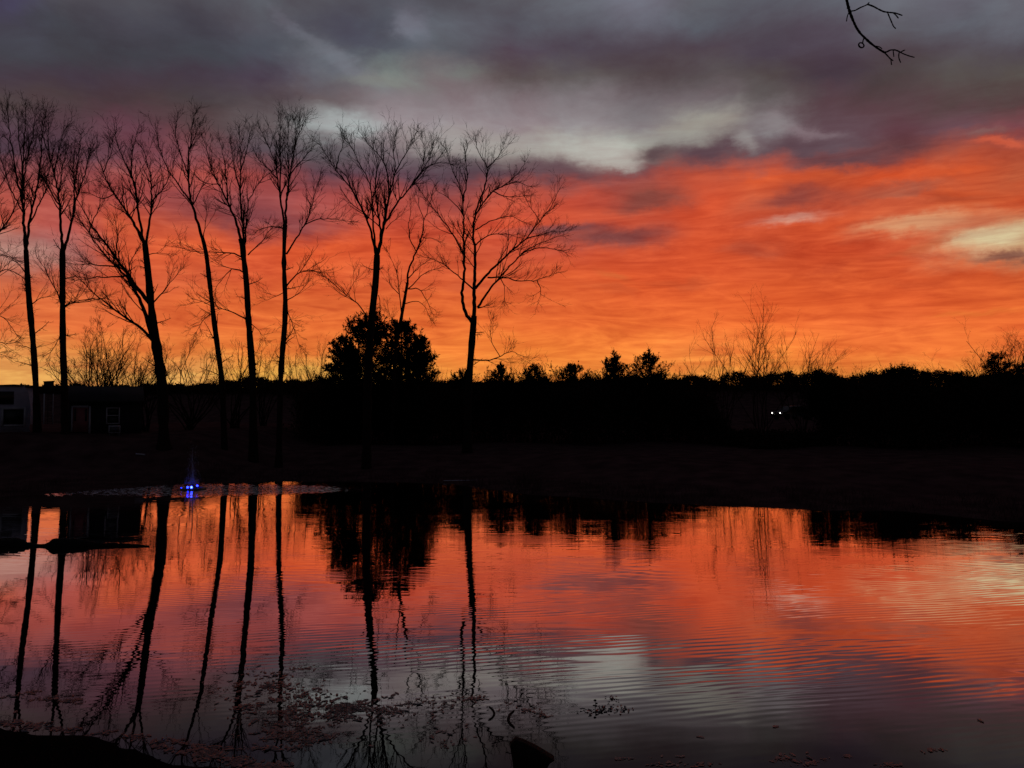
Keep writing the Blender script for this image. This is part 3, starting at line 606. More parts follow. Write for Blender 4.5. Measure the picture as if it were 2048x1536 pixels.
evergreen('evergreen_tree', 48, 737, 624, 76, 'left and taller of the two merged rounded evergreens', 51, 'rounded evergreens in the middle', n=30000, size=.085)
evergreen('evergreen_tree', 49, 802, 636, 60, 'right and lower of the two merged rounded evergreens, at the crooked tree', 52, 'rounded evergreens in the middle', n=27000, size=.085)
evergreen('evergreen_tree', 47.5, 688, 668, 44, 'lower evergreen forming the left shoulder of the rounded clump', 53, 'rounded evergreens in the middle', n=20000, size=.085)
evergreen('evergreen_tree', 48.5, 840, 664, 36, 'lower evergreen forming the right shoulder of the rounded clump', 54, 'rounded evergreens in the middle', n=18000, size=.085)
G4 = 'small pointed evergreens along the hedge'
for (x, y, w, D, lab, sh) in [(925, 738, 24, 50, 'low tuft of evergreen touching the rightmost tall trunk', 'cone'), (1000, 726, 32, 50, 'pointed evergreen nearest the rightmost tall trunk', 'cone'), (1068, 728, 38, 50, 'stubby evergreen left of the widest low one', 'cone'),
     (1150, 730, 62, 51, 'widest and flattest of the hedge evergreens', 'cone'), (1228, 700, 44, 50, 'tall pointed evergreen with an open top', 'cone'), (1297, 698, 58, 50, 'pointed evergreen just left of the dip in the hedge, broad at its foot', 'cone'), (1650, 748, 40, 45, 'low evergreen in the hedge right of the bare saplings', 'cone'), (1790, 738, 60, 44, 'broad low evergreen in the hedge below the small faint sapling', 'cone'), (1915, 746, 36, 45, 'squat evergreen in the hedge left of the thick bush', 'cone'), (2052, 728, 60, 45, 'evergreen at the very right end of the hedge', 'cone'), (1996, 702, 52, 66, 'dense evergreen under the bare bush by the right edge', 'round')]:
    evergreen('evergreen_tree', D, x, y, w, lab, 60 + x % 37, G4, sh, n=13000, size=.07)
shrub('bare_bush', 67, 1985, 662, 52, 'dark bare bush spreading above the evergreen by the right edge', 'bush', None, 71, stems=10, lean=1.1, per=(9, 5, 2), rmin=.009)
shrub('bare_bush', 68, 2046, 655, 40, 'bare bush cut by the right edge of the picture', 'bush', None, 72, stems=8, lean=1.0, per=(9, 5, 2), rmin=.009)

# ------------------------------------------------------------------ hedge, far wood, grass (stuff)
def hedge(name, xs, topf, Df, n, rng, rmin, label, hgt=2.6, lsize=.16, per=(5, 4), jitter=5):
    mb = MB(); x = rng.uniform(xs[0], xs[1], n); D = np.array([Df(v) for v in x]) + rng.uniform(-2.5, 2.5, n)
    yt = np.array([topf(v) for v in x]) + np.abs(rng.normal(size=n)) * jitter + 3.5 * np.sin(x * .055) * np.sin(x * .021 + 1) - 7 * (rng.random(n) < .06) * rng.random(n)
    top = np.array([at(a, b, d) for a, b, d in zip(x, yt, D)])
    g = ground(top[:, 0], top[:, 1]); H = np.maximum(top[:, 2] - g, .4); hh = np.minimum(H, hgt)
    P0 = top - np.stack([0 * hh, 0 * hh, hh], 1)
    D0 = nrm(np.stack([rng.normal(size=n) * .18, rng.normal(size=n) * .18, np.ones(n)], 1))
    A, ra = shoots(P0, D0, hh, np.full(n, rmin * 1.8), 6, rng, .05, .1, .3); mb.tubes(A, ra, 3)
    P, Dr, rr, t, ix = spawn(A, ra, per[0], rng, .1, .95, (.4, .9)); L1 = hh[ix] * .38 * (.4 + .8 * rng.random(len(t))) * (1.1 - .6 * t)
    A1, r1 = shoots(P, Dr, L1, np.full(len(t), rmin), 4, rng, .4, .15, .4); mb.tubes(A1, r1, 3)
    P, Dr, rr, t, ix = spawn(A1, r1, per[1], rng, .1, 1, (.3, .9))
    mb.tubes(*shoots(P, Dr, L1[ix] * .45 * (.4 + .8 * rng.random(len(t))), np.full(len(t), rmin * .8), 3, rng, .3, .1, .5), 3)
    # matted lower growth
    m = n * 40; k = rng.integers(0, n, m); u = rng.random(m) ** .8 * .88
    Pm = P0[k] + np.stack([rng.normal(size=m) * .3, rng.normal(size=m) * .3, hh[k] * u], 1)
    mb.leaves(Pm, lsize, rng, 1.8)
    return tag(mb.build(name, TWIG), label, name.split('_')[-1], None, 'stuff')
rng = np.random.default_rng(5)
hx = np.linspace(600, 2140, 150); hb = np.random.default_rng(77).normal(size=150) * 7 + 5 * np.sin(hx * .031) * np.sin(hx * .0113)
hedge('brush_hedge', (600, 2130), lambda x: np.interp(x, [600, 860, 1000, 1330, 1385, 1420, 1450, 1635, 1675, 1780, 1830, 1900, 2130], [764, 757, 757, 748, 764, 772, 860, 860, 758, 749, 744, 754, 748]) + np.interp(x, hx, hb), lambda x: (50 if x < 1500 else 44.5) + 2 * math.sin(x * .02), 2300, rng, .007, 'dense winter brush filling the foot of the right-hand trees', 5.6, .15, jitter=7)
hx2 = np.linspace(-90, 2150, 110); hb2 = np.random.default_rng(78).normal(size=110) * 4.2
def woodtop(x):
    return np.interp(x, [-60, 130, 480, 520, 560, 600, 660, 860, 1400, 1500, 1700, 1840, 1900, 2100], [769, 770, 760, 752, 755, 757, 757, 760, 748, 743, 741, 734, 742, 742]) + 2.2 * math.sin(x * .19) + 1.5 * math.sin(x * .067 + 1) + np.interp(x, hx2, hb2)
hedge('far_wood', (-80, 2140), woodtop, lambda x: 112, 3000, rng, .014, 'distant wood closing the horizon as one dark uneven line', 4.4, .26, jitter=5)
def bank_grass():
    rng = np.random.default_rng(8); mb = MB()
    pts = []
    fp = np.array(far_pts)
    for i in range(len(fp) - 1):
        a, b = fp[i], fp[i + 1]; L = np.linalg.norm(b - a); n = int(L * 220)
        t = rng.random(n)[:, None]; s = rng.random(n) ** 1.6 * 3.2 - .05
        nor = np.array([-(b - a)[1], (b - a)[0]]) / L
        pts.append(a + (b - a) * t + nor * s[:, None])
    p = np.concatenate(pts); z = ground(p[:, 0], p[:, 1]); n = len(p)
    clump = .5 + .5 * np.sin(p[:, 0] * 1.7 + np.sin(p[:, 0] * .6) * 3)
    reed = (np.sin(p[:, 0] * .9 + 1) * np.sin(p[:, 0] * 2.3) > .45)
    L = (.06 + .22 * rng.random(n)) * (.4 + clump) + .30 * rng.random(n) * reed
    A, ra = shoots(np.stack([p[:, 0], p[:, 1], z - .02], 1), nrm(np.stack([rng.normal(size=n) * .3, rng.normal(size=n) * .3, np.ones(n)], 1)), L, np.full(n, .005), 4, rng, -.3, .15, .3)
    mb.tubes(A, ra, 3); tag(mb.build('bank_grass', GRASSM), 'dry grass tufts along the far waterline', 'grass', None, 'stuff')
    # near bank, lower left
    mb = MB(); n = 9000; x = rng.uniform(-9, -1.0, n); y = rng.uniform(4.5, 8.4, n); z = ground(x, y); k = z > .045
    x, y, z = x[k], y[k], z[k]; n = len(x)
    A, ra = shoots(np.stack([x, y, z - .01], 1), nrm(np.stack([rng.normal(size=n) * .6, rng.normal(size=n) * .6, np.ones(n)], 1)), .03 + .09 * rng.random(n), np.full(n, .0022), 4, rng, -.5, .2, .3)
    mb.tubes(A, ra, 3); tag(mb.build('near_bank_grass', GRASSM), 'short matted grass on the near bank at lower left', 'grass', None, 'stuff')
bank_grass()

# ------------------------------------------------------------------ buildings on the left
class Face:
    """a local frame that faces the pond: lx sideways, ly away from the eye, z up from the root's ground"""
    def __init__(s, name, xc, D, label, cat, zoff=0):
        d = pdir(xc, 815); s.az = math.atan2(d[0], d[1]); s.R = D / math.cos(s.az)
        X, Y = s.R * math.sin(s.az), s.R * math.cos(s.az); s.g = gz(X, Y)
        s.root = empty(name, (X, Y, s.g), -s.az); tag(s.root, label, cat)
    def p(s, x, y):
        d = pdir(x, y); a = math.atan2(d[0], d[1]); return s.R * math.tan(a - s.az), EYE[2] + s.R / math.cos(a - s.az) * d[2] / math.hypot(d[0], d[1]) - s.g
    def box(s, mb, x0, x1, y0, y1, d0, d1):
        a = s.p(x0, y1); b = s.p(x1, y0); mb.box((a[0], d0, a[1]), (b[0], d1, b[1]))
def camper():
    f = Face('camper_trailer', -40, 36.5, 'pale camper trailer with one dark window, cut by the left edge', 'camper'); root = f.root
    x0, x1 = f.p(-200, 800)[0], f.p(61, 800)[0]; zt = f.p(0, 772)[1]; zm = f.p(0, 812)[1]; zb = f.p(0, 874)[1]
    b = MB(); b.prism([(x0, zb), (x1 - .06, zb), (x1, zb + .2), (x1, zm), (x1 - .10, zt - .25), (x1 - .25, zt), (x0 + .3, zt), (x0, zt - .3)], 0, 2.3); b.build('body', PALE, root)
    b = MB(); b.box((x0 + .35, -.06, zt + .003), (x1 - .3, 2.36, zt + .06)); b.build('roof', ROOFM, root)
    b = MB(); f.box(b, -195, 28, 783, 808, -.035, -.003); b.build('dark_band', GLASSD, root)
    b = MB(); f.box(b, 2, 7, 815, 853, -.05, -.003); f.box(b, 47, 52, 815, 853, -.05, -.003); f.box(b, 7, 47, 815, 819, -.05, -.003); f.box(b, 7, 47, 849, 853, -.05, -.003); w = b.build('window', TRIM, root)
    b = MB(); f.box(b, 7, 47, 819, 849, -.03, -.006); b.build('pane', GLASSD, w)
    for xa in (x0 + 1.0, x1 - 1.2):
        b = MB(); b.box((xa, .4, -.1), (xa + .3, 1.9, zb - .003)); b.build('support_block', WOOD, root)
    for xx in (x0 + 2.6, x0 + 3.5):
        r = min(.38, max(.25, zb * .45 + .2)); th = np.linspace(0, 2 * np.pi, 25)
        b = MB(); b.prism([(xx + r * math.cos(t), r + r * math.sin(t)) for t in th[:-1]], .05, .27); b.build('wheel', RUB, root)
camper()
def pale_shed():
    f = Face('distant_shed', 50, 78, 'pale distant shed seen above and beside the camper', 'shed'); root = f.root
    x0, x1 = f.p(-20, 800)[0], f.p(74, 800)[0]; zt = f.p(50, 769)[1]
    b = MB(); b.box((x0, 0, -.1), (x1, 3, zt - .30)); b.build('wall', PALE, root)
    b = MB(); b.prism([(x0 - .2, zt - .297), (x1 + .15, zt - .297), (x1 + .15, zt - .12), ((x0 + x1) / 2, zt), (x0 - .2, zt - .12)], -.2, 3.2); b.build('roof', ROOFM, root)
    b = MB(); b.box((x1 - 2.2, -.03, 0), (x1 - 1.0, -.003, 2.0)); b.build('door', WALLD, root)
pale_shed()
def stand():
    f = Face('box_on_posts', 97, 90, 'small dark box raised on posts between the two left trunks', 'lookout box'); root = f.root
    x0, zb = f.p(87, 787); x1, zt = f.p(108, 762)
    b = MB(); b.box((x0, 0, zb), (x1, 1.2, zt - .12)); b.build('box', WOOD, root)
    b = MB(); b.prism([(x0 - .06, zt - .117), (x1 + .06, zt - .117), (x1 + .06, zt + .04), (x0 - .06, zt - .05)], -.06, 1.26); b.build('roof', ROOFM, root)
    for xx in (x0 + .08, x1 - .08):
        for yy in (.08, 1.12):
            b = MB(); b.box((xx - .07, yy - .07, -.3), (xx + .07, yy + .07, zb - .002)); b.build('post', TRIM if yy < .5 else WOOD, root)
    b = MB(); b.box((x1 - .60, -.10, -.2), (x1 - .55, -.02, zb)); b.box((x1 - .15, -.10, -.2), (x1 - .10, -.02, zb))
    for k in range(12):
        z = .1 + k * .32
        if z < zb: b.box((x1 - .56, -.09, z), (x1 - .14, -.03, z + .05))
    b.build('ladder', WOOD, root)
stand()
def shed():
    f = Face('garden_shed', 211, 37, 'dark shed with a dull red door and a white-framed window', 'shed'); root = f.root
    x0, x1 = f.p(138, 800)[0], f.p(284, 800)[0]; ze = f.p(200, 803)[1]; zr = f.p(200, 775)[1]
    b = MB(); b.box((x0, 0, -.3), (x1, 3.0, ze)); b.build('wall', WALLD, root)
    b = MB(); yr = 1.5
    b.add([(x0 - .1, -.3, ze - .05), (x1 + .1, -.3, ze - .05), (x1 + .1, yr, zr), (x0 - .1, yr, zr), (x0 - .1, 3.3, ze - .05), (x1 + .1, 3.3, ze - .05),
           (x0 - .1, -.3, ze + .05), (x1 + .1, -.3, ze + .05), (x1 + .1, yr, zr + .1), (x0 - .1, yr, zr + .1), (x0 - .1, 3.3, ze + .05), (x1 + .1, 3.3, ze + .05)],
          [(0,1,7,6),(6,7,8,9),(9,8,11,10),(0,3,2,1),(3,4,5,2),(4,10,11,5),(0,6,9,3),(3,9,10,4),(1,2,8,7),(2,5,11,8)]); b.build('roof', ROOFM, root)
    b = MB(); f.box(b, 146, 177, 815, 864, -.05, -.003); dr = b.build('door', REDD, root)
    for xa in (148, 170):
        b = MB(); f.box(b, xa, xa + 4.5, 818, 842, -.058, -.052); b.build('pane', GLASSD, dr)
    b = MB(); f.box(b, 142, 146, 812, 864, -.06, -.003); f.box(b, 177, 182, 812, 870, -.06, -.003); f.box(b, 146, 177, 811, 815, -.06, -.003); b.build('door_frame', TRIM, root)
    b = MB(); f.box(b, 212, 215, 815, 848, -.05, -.003); f.box(b, 237, 240, 815, 848, -.05, -.003); f.box(b, 215, 237, 815, 817, -.05, -.003); f.box(b, 215, 237, 846, 848, -.05, -.003); f.box(b, 215, 237, 830, 832, -.05, -.003); w = b.build('window', TRIM, root)
    b = MB(); f.box(b, 215, 237, 817, 830, -.02, -.012); b.build('pane', GLASSD, w)
    b = MB(); f.box(b, 215, 237, 832, 846, -.02, -.012); b.build('pane', GLASSD, w)
    b = MB(); f.box(b, 140, 184, 871, 876, -.9, -.01); b.build('step', WOOD, root)
shed()
def ac_unit():
    f = Face('air_conditioner', 229, 36.4, 'boxy grey unit on a stand below the white-framed shed window', 'air conditioner'); root = f.root
    a = f.p(217, 866); b_ = f.p(241, 851)
    b = MB(); b.box((a[0], -.2, a[1]), (b_[0], .2, b_[1])); b.build('casing', TRIM, root)
    b = MB(); b.box((a[0] + .04, -.212, a[1] + .04), (b_[0] - .04, -.203, b_[1] - .04)); b.build('grille', METAL, root)
    for xx in (a[0] + .05, b_[0] - .05):
        b = MB(); b.box((xx - .03, -.15, -.1), (xx + .03, .15, a[1] - .002)); b.build('leg', METAL, root)
ac_unit()
def plank(name, x0, y0, x1, y1, D, label, m, r=.03):
    a, b_ = at(x0, y0, D), at(x1, y1, D); a[2] = gz(a[0], D) + .05; b_[2] = gz(b_[0], D) + .04 if y1 > 895 or True else b_[2]
    mb = MB(); q, _ = resample([a, (a + b_) / 2 + [0, .02, .01], b_], .2); mb.tubes(q, np.full(len(q), r), 8); o = mb.build(name, m); tag(o, label, name.replace('_', ' '))
plank('pole', 272, 885, 290, 905, 33.5, 'thin pale pole lying on the grass right of the shed', TRIM, .035)
p0, p1 = on_water(888, 963.5), on_water(962, 963)
mb = MB(); q, _ = resample([[p0[0], p0[1] - .2, .05], [p1[0], p1[1] - .2, .06]], .2); mb.tubes(q, np.full(len(q), .028), 8)
tag(mb.build('floating_pipe', PALE), 'thin pale pipe lying at the far waterline left of the rightmost trunk reflection', 'pipe')

# ------------------------------------------------------------------ car with lit headlights on the far field track
def car():
    D = 84; c = at(1553, 826, D); g = gz(c[0], D); root = empty('car', (c[0] + 1.95, D + 1.0, g), math.radians(-65)); tag(root, 'dark car facing the pond with both headlights lit', 'car')
    zc = c[2] - g
    s = 1.75; L = 4.3
    b = MB()      # local: nose towards -Y? nose along -Y, width along X
    prof = [(-2.1, .35), (-2.15, .62), (-2.0, .82), (-1.1, .98), (-.5, 1.45), (.9, 1.5), (1.7, 1.05), (2.1, .95), (2.15, .5), (2.05, .32)]
    n = len(prof); v = []; 
    for xx, k in ((-.85, .96), (-.78, 1.0), (.78, 1.0), (.85, .96)):
        for (y, z) in prof: v.append((xx if z < 1.1 else xx * .82, y, z * (1 if k == 1.0 else .98)))
    q = [(r * n + i, r * n + (i + 1) % n, (r + 1) * n + (i + 1) % n, (r + 1) * n + i) for r in range(3) for i in range(n)]
    t = [(0, i, i + 1) for i in range(1, n - 1)] + [(3 * n, 3 * n + i + 1, 3 * n + i) for i in range(1, n - 1)]
    b.add(v, q, t); b.build('body', CARP, root)
    b = MB(); b.add([(-.62, -1.06, 1.0), (.62, -1.06, 1.0), (.56, -.53, 1.44), (-.56, -.53, 1.44)], [(0, 1, 2, 3)]); o = b.build('windscreen', GLASSD, root); o.location = (0, -.03, .02)
    for xx in (-.8, .8):
        for yy in (-1.35, 1.3):
            b = MB(); th = np.linspace(0, 2 * np.pi, 21)[:-1]; x_ = xx - .1
            V = [(x_, yy + .32 * math.cos(a), .32 + .32 * math.sin(a)) for a in th] + [(x_ + .2, yy + .32 * math.cos(a), .32 + .32 * math.sin(a)) for a in th] + [(x_, yy, .32), (x_ + .2, yy, .32)]
            b.add(V, [(i, (i + 1) % 20, 20 + (i + 1) % 20, 20 + i) for i in range(20)], [(40, (i + 1) % 20, i) for i in range(20)] + [(41, 20 + i, 20 + (i + 1) % 20) for i in range(20)]); b.build('wheel', RUB, root)
    for xx in (-.6, .6):
        b = MB(); V = []; R = .075
        for j in range(5):
            ph = j / 4 * math.pi / 2
            for i in range(12): V.append((xx + R * math.cos(ph) * math.cos(i / 6 * math.pi), -2.17 - R * .7 * math.sin(ph), .72 + R * math.cos(ph) * math.sin(i / 6 * math.pi)))
        b.add(V, [(j * 12 + i, j * 12 + (i + 1) % 12, (j + 1) * 12 + (i + 1) % 12, (j + 1) * 12 + i) for j in range(4) for i in range(12)]); b.build('headlight', HEADL, root)
    root.location.z = g + (zc - .72)
    return root
car()

# ------------------------------------------------------------------ fountain with blue lamps
def fountain():
    c = on_water(386, 979); root = empty('floating_fountain', (c[0], c[1], 0)); tag(root, 'small floating fountain lit blue, throwing a thin spray', 'fountain')
    rng = np.random.default_rng(3)
    def ring(R, r, z, name, m):
        V = []; a, b = 28, 10
        for i in range(a):
            for j in range(b):
                u, w = i / a * 2 * np.pi, j / b * 2 * np.pi; V.append((c[0] + (R + r * math.cos(w)) * math.cos(u), c[1] + (R + r * math.cos(w)) * math.sin(u), z + r * math.sin(w)))
        mb = MB(); mb.add(V, [(i * b + j, ((i + 1) % a) * b + j, ((i + 1) % a) * b + (j + 1) % b, i * b + (j + 1) % b) for i in range(a) for j in range(b)]); return mb.build(name, m, root, True)
    ring(.40, .06, .02, 'float_ring', METAL)
    mb = MB(); mb.tubes(np.array([(c[0], c[1], -.1), (c[0], c[1], .05), (c[0], c[1], .22)]), np.array([.12, .1, .035]), 12); mb.build('nozzle', METAL, root)
    def lamp(x, y, z, r, m):
        mb = MB(); V = []
        for j in range(7):
            ph = -math.pi / 2 + j / 6 * math.pi
            for i in range(10): V.append((c[0] + x + r * math.cos(ph) * math.cos(i / 5 * math.pi), c[1] + y + r * math.cos(ph) * math.sin(i / 5 * math.pi), z + r * math.sin(ph)))
        mb.add(V, [(j * 10 + i, j * 10 + (i + 1) % 10, (j + 1) * 10 + (i + 1) % 10, (j + 1) * 10 + i) for j in range(6) for i in range(10)]); mb.build('lamp', m, root, True)
    lamp(.10, -.38, .12, .042, BLUEW); lamp(-.04, -.38, .12, .036, BLUEL); lamp(-.34, -.20, .08, .016, BLUEL); lamp(.0, .38, .10, .03, BLUEL)
    # spray: falling arcs of droplets
    mb = MB(); n = 210; th = rng.random(n) * 2 * np.pi; v0 = 1.3 + 4.4 * rng.random(n) ** 3; out = .15 + 1.1 * rng.random(n) * np.exp(-(v0 - 1) * .4)
    for i in range(n):
        T = 2 * v0[i] / 9.8; tt = np.sort(rng.random(9)) * T
        for t in tt:
            p = np.array([c[0] + math.cos(th[i]) * out[i] * t * .8, c[1] + math.sin(th[i]) * out[i] * t * .8, .22 + v0[i] * t - 4.9 * t * t])
            if p[2] < .02: continue
            vz = v0[i] - 9.8 * t
            mb.tubes(np.array([p, p + np.array([math.cos(th[i]) * out[i] * .015, math.sin(th[i]) * out[i] * .015, vz * .013 + .004])]), np.array([.005, .0025]), 4)
    o = mb.build('spray', SPRAY, root); o['kind'] = 'stuff'
fountain()

# ------------------------------------------------------------------ things in the near water
def mud_bar():
    rng = np.random.default_rng(21); top = [(-140,1092,.05),(-60,1088,.10),(0,1085,.26),(30,1083,.30),(50,1086,.14),(75,1088,.07),(92,1087,.08),(108,1082,.26),(130,1079,.32),(160,1083,.24),(200,1086,.09),(240,1086,.09),(275,1085,.06),(300,1084,.02)]
    mb = MB(); P = []; Rr = []
    for x, y, r in top:
        p = on_water(x, 1092); P.append((p[0], p[1] + rng.normal() * .03, .0)); Rr.append(r)
    P = np.array(P); d = np.r_[0, np.cumsum(np.linalg.norm(np.diff(P, axis=0), axis=1))]; s = np.linspace(0, d[-1], 90)
    q = np.stack([np.interp(s, d, P[:, i]) for i in range(3)], 1); r = .55 * np.interp(s, d, Rr) * (1 + .12 * rng.normal(size=90)) + .01
    mb.tubes(q, r, 12)
    # scraggly twigs caught on it
    n = 60; ix = rng.integers(0, 90, n); A, ra = shoots(q[ix] + np.stack([0 * r[ix], 0 * r[ix], r[ix] * .8], 1), nrm(rng.normal(size=(n, 3)) + [0, 0, .6]), .08 + .2 * rng.random(n), np.full(n, .005), 4, rng, 0, .2, .4); mb.tubes(A, ra, 3)
    tag(mb.build('driftwood_log', MUD), 'long dark half-sunk log lying across the calm water at left', 'log')
mud_bar()
def wedge():
    D = 6.25; a = [at(x, y, D) for x, y in [(1020, 1491), (1030, 1480), (1046, 1484), (1072, 1497), (1109, 1519), (1100, 1525), (1084, 1552), (1066, 1580), (1036, 1580), (1026, 1530)]]
    mb = MB(); n = len(a); rng = np.random.default_rng(4)
    V = []
    for k, (dy, s) in enumerate(((-.02, .99), (.0, 1.0), (.05, 1.0), (.08, .97))):
        cx = sum(p[0] for p in a) / n; cz = sum(p[2] for p in a) / n
        for p in a: V.append((cx + (p[0] - cx) * s, D + dy + rng.normal() * .003, max(-.3, cz + (p[2] - cz) * s)))
    q = [(k * n + i, k * n + (i + 1) % n, (k + 1) * n + (i + 1) % n, (k + 1) * n + i) for k in range(3) for i in range(n)]
    V += [(sum(p[0] for p in a) / n, D - .03, sum(p[2] for p in a) / n), (sum(p[0] for p in a) / n, D + .145, sum(p[2] for p in a) / n)]
    t = [(4 * n, (i + 1) % n, i) for i in range(n)] + [(4 * n + 1, 3 * n + i, 3 * n + (i + 1) % n) for i in range(n)]
    mb.add(V, q, t); tag(mb.build('broken_board', WOOD), 'black slanting board end sticking out of the water at the bottom', 'board')
wedge()
def stick(name, pts, w, label, h=.006, group=None, ztop=None):
    P = []
    for i, (x, y) in enumerate(pts):
        p = on_water(x, y); P.append([p[0], p[1], h])
    q, _ = resample(P, .02); mb = MB(); r = w * P[0][1] / F / 2; k = np.linspace(0, 1, len(q)); mb.tubes(q, r * (1 - .6 * np.abs(k * 2 - 1)), 6)
    o = mb.build(name, WOOD); tag(o, label, 'twig', group); return o
stick('curved_twig', [(1028,1422),(1019,1430),(1016,1440),(1020,1448),(1029,1456)], 6, 'thick curved twig floating above the slanting board')
stick('curved_twig', [(978,1414),(986,1420),(989,1428),(984,1437),(977,1440)], 4.5, 'hooked twig floating left of the thick curved twig')
def leaf_patch(name, polys, label, seed, size=.03, ratio=1.0, upright=0.0, m=WEED):
    rng = np.random.default_rng(seed); mb = MB()
    for (cx, cy, rx, ry, n, sl) in polys:
        n = int(n * 1.9)
        u = rng.normal(size=(n, 2)) * .5
        xy = np.stack([cx + u[:, 0] * rx, cy + u[:, 1] * ry + u[:, 0] * rx * sl], 1)
        keep = rng.random(n) < np.clip(.55 + .9 * np.sin(xy[:, 0] * .045 + 2 * np.sin(xy[:, 1] * .09)) * np.sin(xy[:, 1] * .16 + xy[:, 0] * .02), .05, 1)
        xy = xy[keep]; P = np.array([on_water(a, min(b, 1600)) for a, b in xy]); n = len(P)
        if n == 0: continue
        n = len(P); th = rng.random(n) * 2 * np.pi; s = size * (.22 + rng.random(n) ** 3 * 1.9)
        k = 6; tl = rng.normal(size=(n, 2)) * .07
        an = np.linspace(0, 2 * np.pi, k, endpoint=False)
        lx = np.cos(an)[None] * s[:, None]; ly = np.sin(an)[None] * s[:, None] * .45
        X_ = lx * np.cos(th)[:, None] - ly * np.sin(th)[:, None]; Y_ = lx * np.sin(th)[:, None] + ly * np.cos(th)[:, None]
        Z_ = .003 + np.abs(X_ * tl[:, :1] + Y_ * tl[:, 1:]) + .10 * s[:, None] * (np.abs(np.cos(an))[None] > .9) * rng.random(n)[:, None]
        V = np.stack([P[:, 0:1] + X_, P[:, 1:2] + Y_, Z_], -1).reshape(-1, 3)
        b0 = np.arange(n)[:, None] * k
        q = np.concatenate([b0 + [0, 1, 2, 3], b0 + [0, 3, 4, 5]]); mb.add(V, q)
        if upright:
            m_ = int(n * upright); ii = rng.integers(0, n, m_); A, ra = shoots(P[ii] + [0, 0, -.02], nrm(rng.normal(size=(m_, 3)) * .35 + [0, 0, 1]), .04 + .10 * rng.random(m_), np.full(m_, .0018), 5, rng, -.6, .25, .4); mb.tubes(A, ra, 3)
    return tag(mb.build(name, m), label, 'floating leaves', None, 'stuff')
leaf_patch('floating_leaves', [(560,1405,110,44,1000,.05),(690,1420,130,24,1100,-.05),(600,1470,110,26,500,.0),(800,1420,80,26,220,0),(520,1370,60,26,250,-.1),(600,1338,30,6,60,0)], 'large mat of floating leaves and weed below the mirrored trunks', 91, .021, upright=.18)
leaf_patch('shore_scum', [(40,1392,50,8,90,-.2),(110,1400,60,8,90,.05),(30,1450,80,14,200,0),(180,1464,90,8,180,.08),(300,1485,60,8,140,.3),(400,1500,60,12,200,.25),(440,1502,60,8,120,0),(560,1496,60,5,80,0),(450,1520,70,10,240,.1),(520,1535,80,8,160,0)], 'line of leaf scum along the near bank at lower left', 92, .024, upright=.05)
leaf_patch('drifting_leaves', [(1610,1522,60,10,170,.05),(1880,1500,30,4,40,-.1),(1370,1530,60,5,80,0),(1780,1530,30,4,24,0),(1330,1515,30,3,18,0),(1960,1441,4,2,3,0),(1400,1475,4,2,3,0),(1700,1515,14,3,10,0),(1250,1518,20,3,12,0),(1550,1454,4,2,3,0)], 'scattered leaves drifting at the bottom right', 93, .02)
leaf_patch('drifting_weed', [(950,1398,40,6,60,0),(1045,1415,36,10,70,0),(1090,1430,22,18,40,.5),(880,1410,50,14,60,0),(1000,1398,60,20,50,0),(900,1470,60,30,60,0)], 'thin scattering of weed round the floating curved twigs', 94, .018, upright=.25)
def water_plant():
    c = on_water(1205, 1418); root = empty('water_plant', (c[0], c[1], 0)); tag(root, 'small clump of water plant with a dark upright shoot, alone on open water', 'water plant'); rng = np.random.default_rng(6)
    mb = MB()
    for (x, y, n, r) in ((1205,1420,26,12),(1245,1418,20,12),(1230,1400,10,10),(1190,1424,12,14)):
        for i in range(n):
            p = on_water(x + rng.normal() * r, y + rng.normal() * 3.5); s = .010 + .016 * rng.random(); th = rng.random() * 6.28; z = .004 + .012 * rng.random()
            a = np.linspace(0, 2 * np.pi, 8, endpoint=False); V = [(p[0] + s * math.cos(t) * math.cos(th) - s * .5 * math.sin(t) * math.sin(th), p[1] + s * math.cos(t) * math.sin(th) + s * .5 * math.sin(t) * math.cos(th), z + .006 * math.cos(t * 2)) for t in a] + [(p[0], p[1], z + .003)]
            mb.add(V, None, [(8, i, (i + 1) % 8) for i in range(8)])
    mb.build('floating_leaf_cluster', WEED, root)['kind'] = 'stuff'
    mb = MB(); b = on_water(1190, 1418); q = np.array([[b[0], b[1], -.03], [b[0] + .003, b[1], .03], [b[0] + .006, b[1], .055], [b[0] - .003, b[1], .08]]); mb.tubes(q, np.array([.004, .004, .003, .003]), 6); mb.build('shoot', WOOD, root)
    mb = MB()
    for (dx, z, s) in ((.0, .085, .016), (.014, .055, .013), (-.012, .035, .012), (.01, .03, .014)):
        a = np.linspace(0, 2 * np.pi, 8, endpoint=False); mb.add([(b[0] + dx + s * math.cos(t), b[1] + .004 * math.sin(t * 2), z + s * .7 * math.sin(t)) for t in a] + [(b[0] + dx, b[1] - .006, z)], None, [(8, i, (i + 1) % 8) for i in range(8)])
    mb.build('shoot_leaves', WOOD, root)
water_plant()

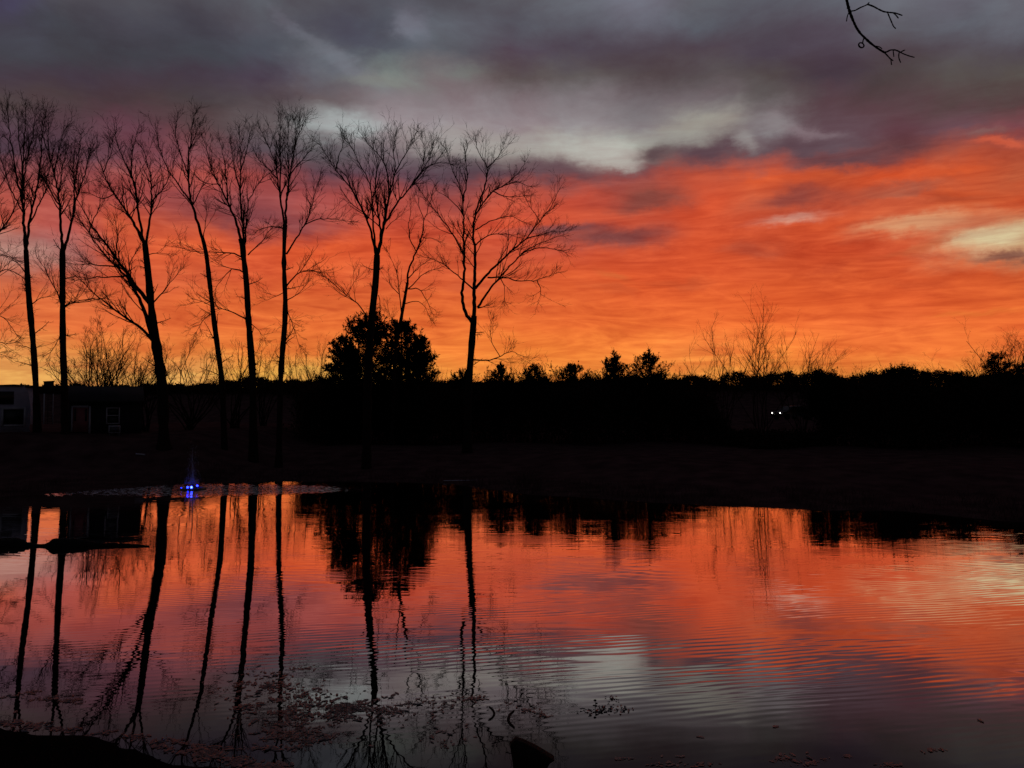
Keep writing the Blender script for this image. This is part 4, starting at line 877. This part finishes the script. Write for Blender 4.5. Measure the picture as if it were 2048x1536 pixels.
# ------------------------------------------------------------------ near tree whose branch hangs into the top right
def near_tree():
    D = 4.2; g = gz(5.6, 1.6); root = empty('overhanging_tree', (5.6, 1.6, g)); tag(root, 'near tree out of view except one black branch hanging into the top right', 'tree')
    mb = MB(); q, _ = resample([(5.6, 1.6, g - .1), (5.55, 1.65, 2.5), (5.4, 1.75, 4.5), (5.3, 1.8, 7.2)], .3); mb.tubes(q, np.linspace(.2, .07, len(q)), 10); mb.build('trunk', BARK, root, True)
    mb = MB(); s = D / F
    T = at(1690, -30, D)
    q, _ = resample([(5.42, 1.74, 4.4), (4.4, 2.7, 5.3), (3.0, 3.7, 5.55), tuple(at(1660, -150, D)), tuple(T)], .12); mb.tubes(q, np.linspace(.05, 3.4 * s, len(q)), 8)
    q, _ = resample([(5.35, 1.78, 6), (5.9, 1.2, 7.2), (6.2, 1.0, 8.0)], .12); mb.tubes(q, np.linspace(.05, .01, len(q)), 6)
    def z(pl, w0, w1, dy=0):
        P = [at(1600 + x * 300 / 2048, y * 300 / 2048, D + dy * i / len(pl)) for i, (x, y) in enumerate(pl)]
        P = np.array(P); q, _ = resample(P, .008); k = np.linspace(0, 1, len(q)); rr = (w0 * (1 - k) + w1 * k) * s / 2
        rr *= 1 + .10 * np.random.default_rng(int(pl[0][0])).normal(size=len(rr)); mb.tubes(q, rr, 7)
    z([(615,-205),(635,-10),(660,100),(685,180),(720,270),(770,380),(830,465),(880,510),(940,570),(1010,625),(1090,680),(1150,715)], 6.4, 3.6)
    z([(685,152),(750,145),(820,105),(880,80),(925,60)], 3.0, 2.8, .1); z([(920,60),(945,32)], 2.4, 1.8); z([(922,58),(1000,85),(1070,125),(1140,158),(1200,168),(1290,175),(1340,190),(1395,210)], 3.4, 2.6, .15)
    z([(1195,170),(1220,230),(1250,300),(1275,360),(1305,388)], 2.6, 2.2, .1); z([(1275,178),(1305,200),(1345,250)], 2.6, 2.2)
    z([(672,165),(650,200),(640,250),(635,290)], 2.6, 2.2); z([(878,512),(860,545),(855,590)], 2.8, 2.4)
    ring = [(855,590),(880,615),(870,650),(835,658),(800,630),(795,595),(825,575),(855,590)]; z(ring, 3.0, 2.8)
    z([(1020,630),(1080,632),(1120,665)], 2.2, 2); z([(1150,715),(1190,708),(1230,682),(1300,680),(1360,705),(1390,725),(1450,750),(1510,770),(1560,782)], 3.4, 2.2, .12)
    z([(1375,712),(1405,690),(1435,682)], 2.4, 2); z([(1272,682),(1275,730),(1282,775)], 2.4, 2); z([(1355,708),(1345,760),(1350,800),(1375,855)], 2.6, 2)
    z([(1155,718),(1190,755),(1230,800),(1270,828)], 3.2, 2.2, .1); z([(1242,812),(1243,850),(1250,885)], 2.4, 2)
    mb.build('branches', BARK, root)
near_tree()
